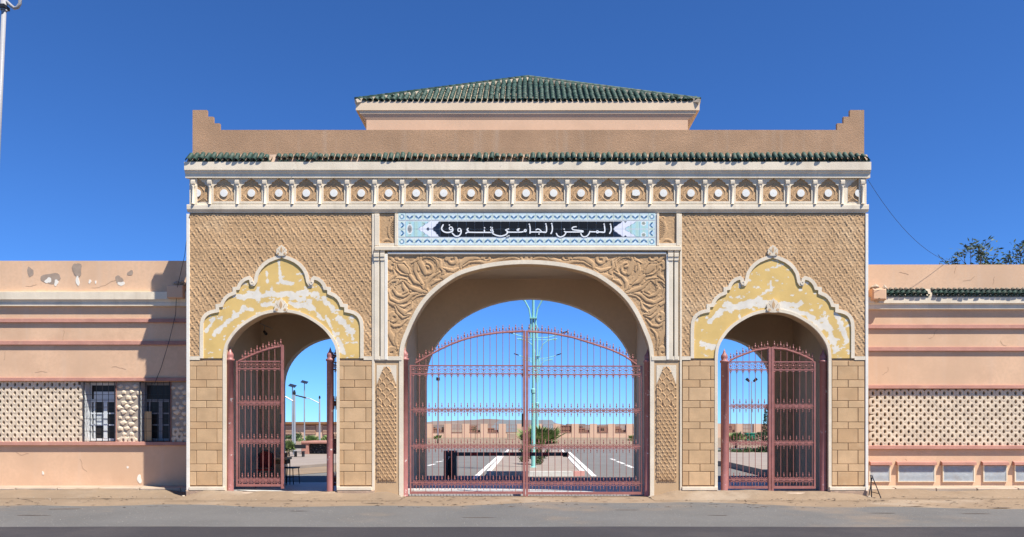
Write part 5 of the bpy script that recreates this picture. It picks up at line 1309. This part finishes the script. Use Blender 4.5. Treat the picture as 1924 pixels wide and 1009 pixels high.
# trees behind the right annex
def tree(px, top, spread, lab, seed, nbr=9, nl=900):
    rnd = random.Random(seed); Y = 6.6; b = Vector((at(px, 0, Y).x, Y, 0)); k = (CAMD+Y)/FPX; zt = at(0, top, Y).z
    t = thing('tree', lab, 'tree', b, None)
    MB().tube([b, b+Vector((.1, 0, 2.2)), b+Vector((-.1, .1, 4.2))], [.16, .12, .08], 7).build('trunk', M['bark'], t)
    br_ = MB(); lv = MB(); hub = b+Vector((0, .05, 3.6))
    for i in range(nbr):
        a = (i+.5)/nbr*2-1; tip = Vector((b.x+a*spread*k+rnd.uniform(-.15, .15), Y+rnd.uniform(-.6, .6), zt-(abs(a)**1.5)*.45-rnd.uniform(0, .28)))
        mid = hub.lerp(tip, .55)+Vector((rnd.uniform(-.2, .2), rnd.uniform(-.1, .1), .1)); br_.tube([hub, mid, tip], [.05, .022, .006], 5)
        sub = []
        for j in range(7):
            s = mid.lerp(tip, rnd.uniform(.0, 1)); e = s+Vector((rnd.uniform(-.35, .35), rnd.uniform(-.25, .25), rnd.uniform(.0, .35))); br_.tube([s, e], [.009, .004], 3); sub.append(e)
            cl_ = s.lerp(e, .7)
            for q in range(int(nl/nbr/7)):
                p = cl_+Vector((rnd.gauss(0, .10), rnd.gauss(0, .12), rnd.gauss(0, .07))); leafquads(lv, p, (rnd.uniform(-1, 1), rnd.uniform(-.6, .6), rnd.uniform(-.7, .5)), .17*rnd.uniform(.7, 1.2), .055, rnd)
        for q in range(5): leafquads(lv, tip+Vector((rnd.gauss(0, .04), 0, -rnd.random()*.1)), (rnd.uniform(-1, 1), 0, rnd.uniform(-.2, .8)), .13, .03, rnd)
    br_.build('branch', M['bark'], t); lv.build('foliage', M['leafdark'], t); return t
tree(1836, 458, 52, 'wispy tree showing its leafy tips above the right annex', 5, 10, 1000)
tree(1925, 462, 38, 'second tree at the right edge above the annex roof', 9, 7, 800)

# bin, barrier, bench, chairs ------------------------------------------------
b = gr(1410, 829); BN = thing('rubbish_bin', 'green plastic rubbish container among the bushes in the right archway', 'bin', b)
k = (b.y+CAMD)/FPX; w_ = 9*k; h_ = 14*k
MB().add([(b.x+sx*w_*(1 if z else .85), b.y+sy*.5, z*h_) for z in (0, 1) for sx, sy in ((-1, -1), (1, -1), (1, 1), (-1, 1))], [(0, 1, 2, 3), (4, 5, 6, 7), (0, 1, 5, 4), (1, 2, 6, 5), (2, 3, 7, 6), (3, 0, 4, 7)]).build('container', M['green'], BN)
MB().bbox(b.x-w_*1.12, b.x+w_*1.12, b.y-.56, b.y+.56, h_+.002, h_+.12, .03).build('lid', M['green'], BN)
b = gr(845, 899); BR = thing('parking_barrier', 'dark grey parking barrier with striped boom lowered across the left lane', 'barrier', b); k = (b.y+CAMD)/FPX
bx0, bx1 = at(833.5, 0, b.y).x, at(857, 0, b.y).x; zt_ = EYE+(VY-847)*k
M['graphite'] = mat('graphite_metal', (.07, .075, .085), rough=.5, var=.08, bump=0, spec=.4)
MB().bbox(bx0, bx1, b.y, b.y+.35, 0, zt_, .012).build('cabinet', M['graphite'], BR)
MB().box(bx0+.13, bx0+.25, b.y-.006, b.y-.001, .06, zt_-.12).build('front_panel', M['black'], BR)
pp_ = MB(); px_ = bx0+.155; pz = zt_-.27; pp_.box(px_, px_+.012, b.y-.012, b.y-.007, pz, pz+.1); pp_.ribbon([(px_+.006, pz+.094), (px_+.045, pz+.092), (px_+.055, pz+.07), (px_+.045, pz+.05), (px_+.006, pz+.047)], .012, b.y-.0135, b.y-.007)
pp_.build('letter_p', M['letters'], BR)
boom = MB().box(bx1, at(1068, 0, b.y).x, b.y+.1, b.y+.16, zt_-.17, zt_-.05).build('boom', M['graphite'], BR)
for i in range(6):
    xa = bx1+.45+i*.58; MB().box(xa, xa+.22, b.y+.09, b.y+.099, zt_-.15, zt_-.07).build('red_stripe', M['boomred'], boom)
MB().box(at(1058, 0, b.y).x, at(1069, 0, b.y).x, b.y+.085, b.y+.17, zt_-.2, zt_-.06).build('boom_tip', M['black'], boom)
def chair(name, x, y, ang, lab, seatm, framem, z0=.03, arched=False):
    t = thing(name, lab, 'chair', (x, y, z0)); c, s = math.cos(ang), math.sin(ang)
    T = lambda a, b_, z: (x+a*c-b_*s, y+a*s+b_*c, z0+z)
    for sx in (-1, 1):
        for sy in (-1, 1): MB().tube([T(sx*.19, sy*.2, 0), T(sx*.17, sy*.17, .45)], .013, 5).build('leg', framem, t)
        MB().tube([T(sx*.17, .17, .44), T(sx*.17, .21, .88)], .013, 5).build('back_post', framem, t)
        MB().tube([T(sx*.18, -.18, .2), T(sx*.18, .18, .2)], .009, 4).build('stretcher', framem, t)
    mb = MB(); mb.add([T(a, b_, z) for z in (.445, .48) for a, b_ in ((-.2, -.2), (.2, -.2), (.2, .2), (-.2, .2))], [(0, 1, 2, 3), (4, 5, 6, 7), (0, 1, 5, 4), (1, 2, 6, 5), (2, 3, 7, 6), (3, 0, 4, 7)]); mb.build('seat', seatm, t)
    if arched:
        ptsb = [(-.19, .5), (.19, .5), (.2, .75), (.16, .88), (.07, .95), (-.07, .95), (-.16, .88), (-.2, .75)]; mb = MB(); n = len(ptsb)
        mb.add([T(a, .18+.03*z, z) for a, z in ptsb]+[T(a, .21+.03*z, z) for a, z in ptsb], [tuple(range(n)), tuple(range(n, 2*n))]+[(i, (i+1) % n, (i+1) % n+n, i+n) for i in range(n)])
        mb.build('backrest', seatm, t); MB().tube([T(a*1.1, .2, z*1.02) for a, z in ptsb[2:]], .014, 5).build('back_frame', framem, t)
    else:
        mb = MB(); mb.add([T(a, b_, z) for z in (.66, .88) for a, b_ in ((-.18, .18), (.18, .18), (.18, .205), (-.18, .205))], [(0, 1, 2, 3), (4, 5, 6, 7), (0, 1, 5, 4), (1, 2, 6, 5), (2, 3, 7, 6), (3, 0, 4, 7)]); mb.build('backrest', M['wood'], t)
    return t
p = at(497, 0, 2.6); chair('armchair', p.x, 2.6, .15, 'dark red upholstered chair standing inside behind the open left gate', M['redseat'], M['black'], arched=True)
p = at(545, 0, 3.7); chair('metal_chair', p.x, 3.7, 1.4, 'black metal chair standing in the left passage beside the desk', M['black'], M['black'])
p = at(524, 0, 3.3); TB = thing('desk', 'small school desk with an orange wooden top inside the left archway', 'desk', (p.x, 3.3, .03))
MB().bbox(p.x-.22, p.x+.3, 3.05, 3.5, .74, .8, .01).build('desktop', M['stone'], TB); MB().box(p.x-.18, p.x+.26, 3.1, 3.45, .62, .735).build('drawer', M['wood'], TB)
for sx in (-.18, .26):
    for yy in (3.1, 3.45): MB().tube([(p.x+sx, yy, .03), (p.x+sx, yy, .735)], .014, 5).build('leg', M['black'], TB)
b = gr(552, 863); bn = thing('bench', 'small dark bench by the lamp post in the left archway', 'bench', b)
MB().box(b.x-.1, b.x+.5, b.y, b.y+.35, .36, .39).build('seat', M['black'], bn); MB().box(b.x-.1, b.x+.5, b.y+.4, b.y+.44, .55, .75).build('backrest', M['black'], bn)
for q in (0, .4): MB().box(b.x+q, b.x+q+.05, b.y+.05, b.y+.4, 0, .419).build('leg', M['black'], bn)

# foreground lamp pole at the upper left corner
yp = -5.0; pb = at(-34, 0, yp); PO = thing('light_pole', 'chipped white light pole leaning in at the upper left corner', 'pole', (pb.x, yp, 0))
def q_(px, py): return at(px, py, yp)
b0 = Vector((at(-34, 0, yp).x, yp, 0)); b1 = q_(7.5, 18); 
MB().tube([b0, q_(-20, 600), q_(-3.5, 270), b1], [.075, .055, .037, .036], 12).build('pole', M['polewhite'], PO, True)
MB().tube([q_(7.2, 20), q_(8.6, -30)], .052, 12).build('sleeve', M['polewhite'], PO, True)
MB().box(q_(4, 0).x-.012, q_(12, 0).x+.012, yp-.075, yp+.075, q_(0, 17).z, q_(0, 11).z).build('collar', M['black'], PO)
MB().tube([q_(10, 4), q_(14, 4), q_(20, 10), q_(27, 15.5), q_(33, 14), q_(37.5, 7), q_(38, -2), q_(36, -40)], .027, 10).build('arm', M['polewhite'], PO, True)
# thin metal stand leaning at the right corner of the gatehouse
st_ = thing('metal_stand', 'thin dark metal stand leaning at the right foot of the gatehouse', 'stand', (X(1634), -.3, 0)); xb_ = X(1634)
mb = MB(); mb.tube([(xb_-.02, -.10, .52), (xb_-.02, -.14, 0)], .014, 5); mb.tube([(xb_+.08, -.40, 0), (xb_, -.12, .5)], .012, 5); mb.tube([(xb_-.02, -.13, .12), (xb_+.06, -.35, .1)], .01, 4); mb.tube([(xb_-.02, -.115, .34), (xb_+.03, -.22, .32)], .01, 4); mb.tube([(xb_-.16, -.3, 0), (xb_, -.12, .45)], .012, 5)
mb.build('frame', M['black'], st_)
# rubble at feet of the gatehouse
rnd = random.Random(12)
def stone(px, Y, s, lab, grp):
    c = Vector((X(px), Y, s*.35)); mb = MB(); vs = [c+Vector((math.cos(a)*math.cos(e), math.sin(a)*math.cos(e), math.sin(e)*.7))*s*rnd.uniform(.75, 1.1) for e in (-.5, .3, 1.1) for a in np.arange(0, 6.2, 1.257)]
    fs = [(r*5+i, r*5+(i+1) % 5, (r+1)*5+(i+1) % 5, (r+1)*5+i) for r in range(2) for i in range(5)]+[tuple(range(10, 15)), tuple(range(5))]
    mb.add(vs, fs); o = mb.build('stone', M['mortar'], None, loc=Vector((c.x, c.y, 0))); tag(o, lab, 'stone', grp)
for px, Y, s, lab in ((352, -.2, .05, 'broken plaster lump at the outer left foot of the gatehouse'), (432, -.3, .045, 'plaster lump lying before the left archway threshold at its left end'),
    (628, -.3, .04, 'plaster lump before the left archway threshold at its right end'), (757, -.25, .05, 'plaster lump at the foot of the left post of the large central gate'),
    (1218, -.25, .045, 'plaster lump at the foot of the right post of the large central gate'), (1350, -.3, .05, 'plaster lump before the right archway threshold at its left end'),
    (1560, -.28, .04, 'plaster lump before the right archway threshold at its right end'), (1622, -.3, .05, 'plaster lump beside the leaning metal stand')):
    stone(px, Y, s, lab, None)
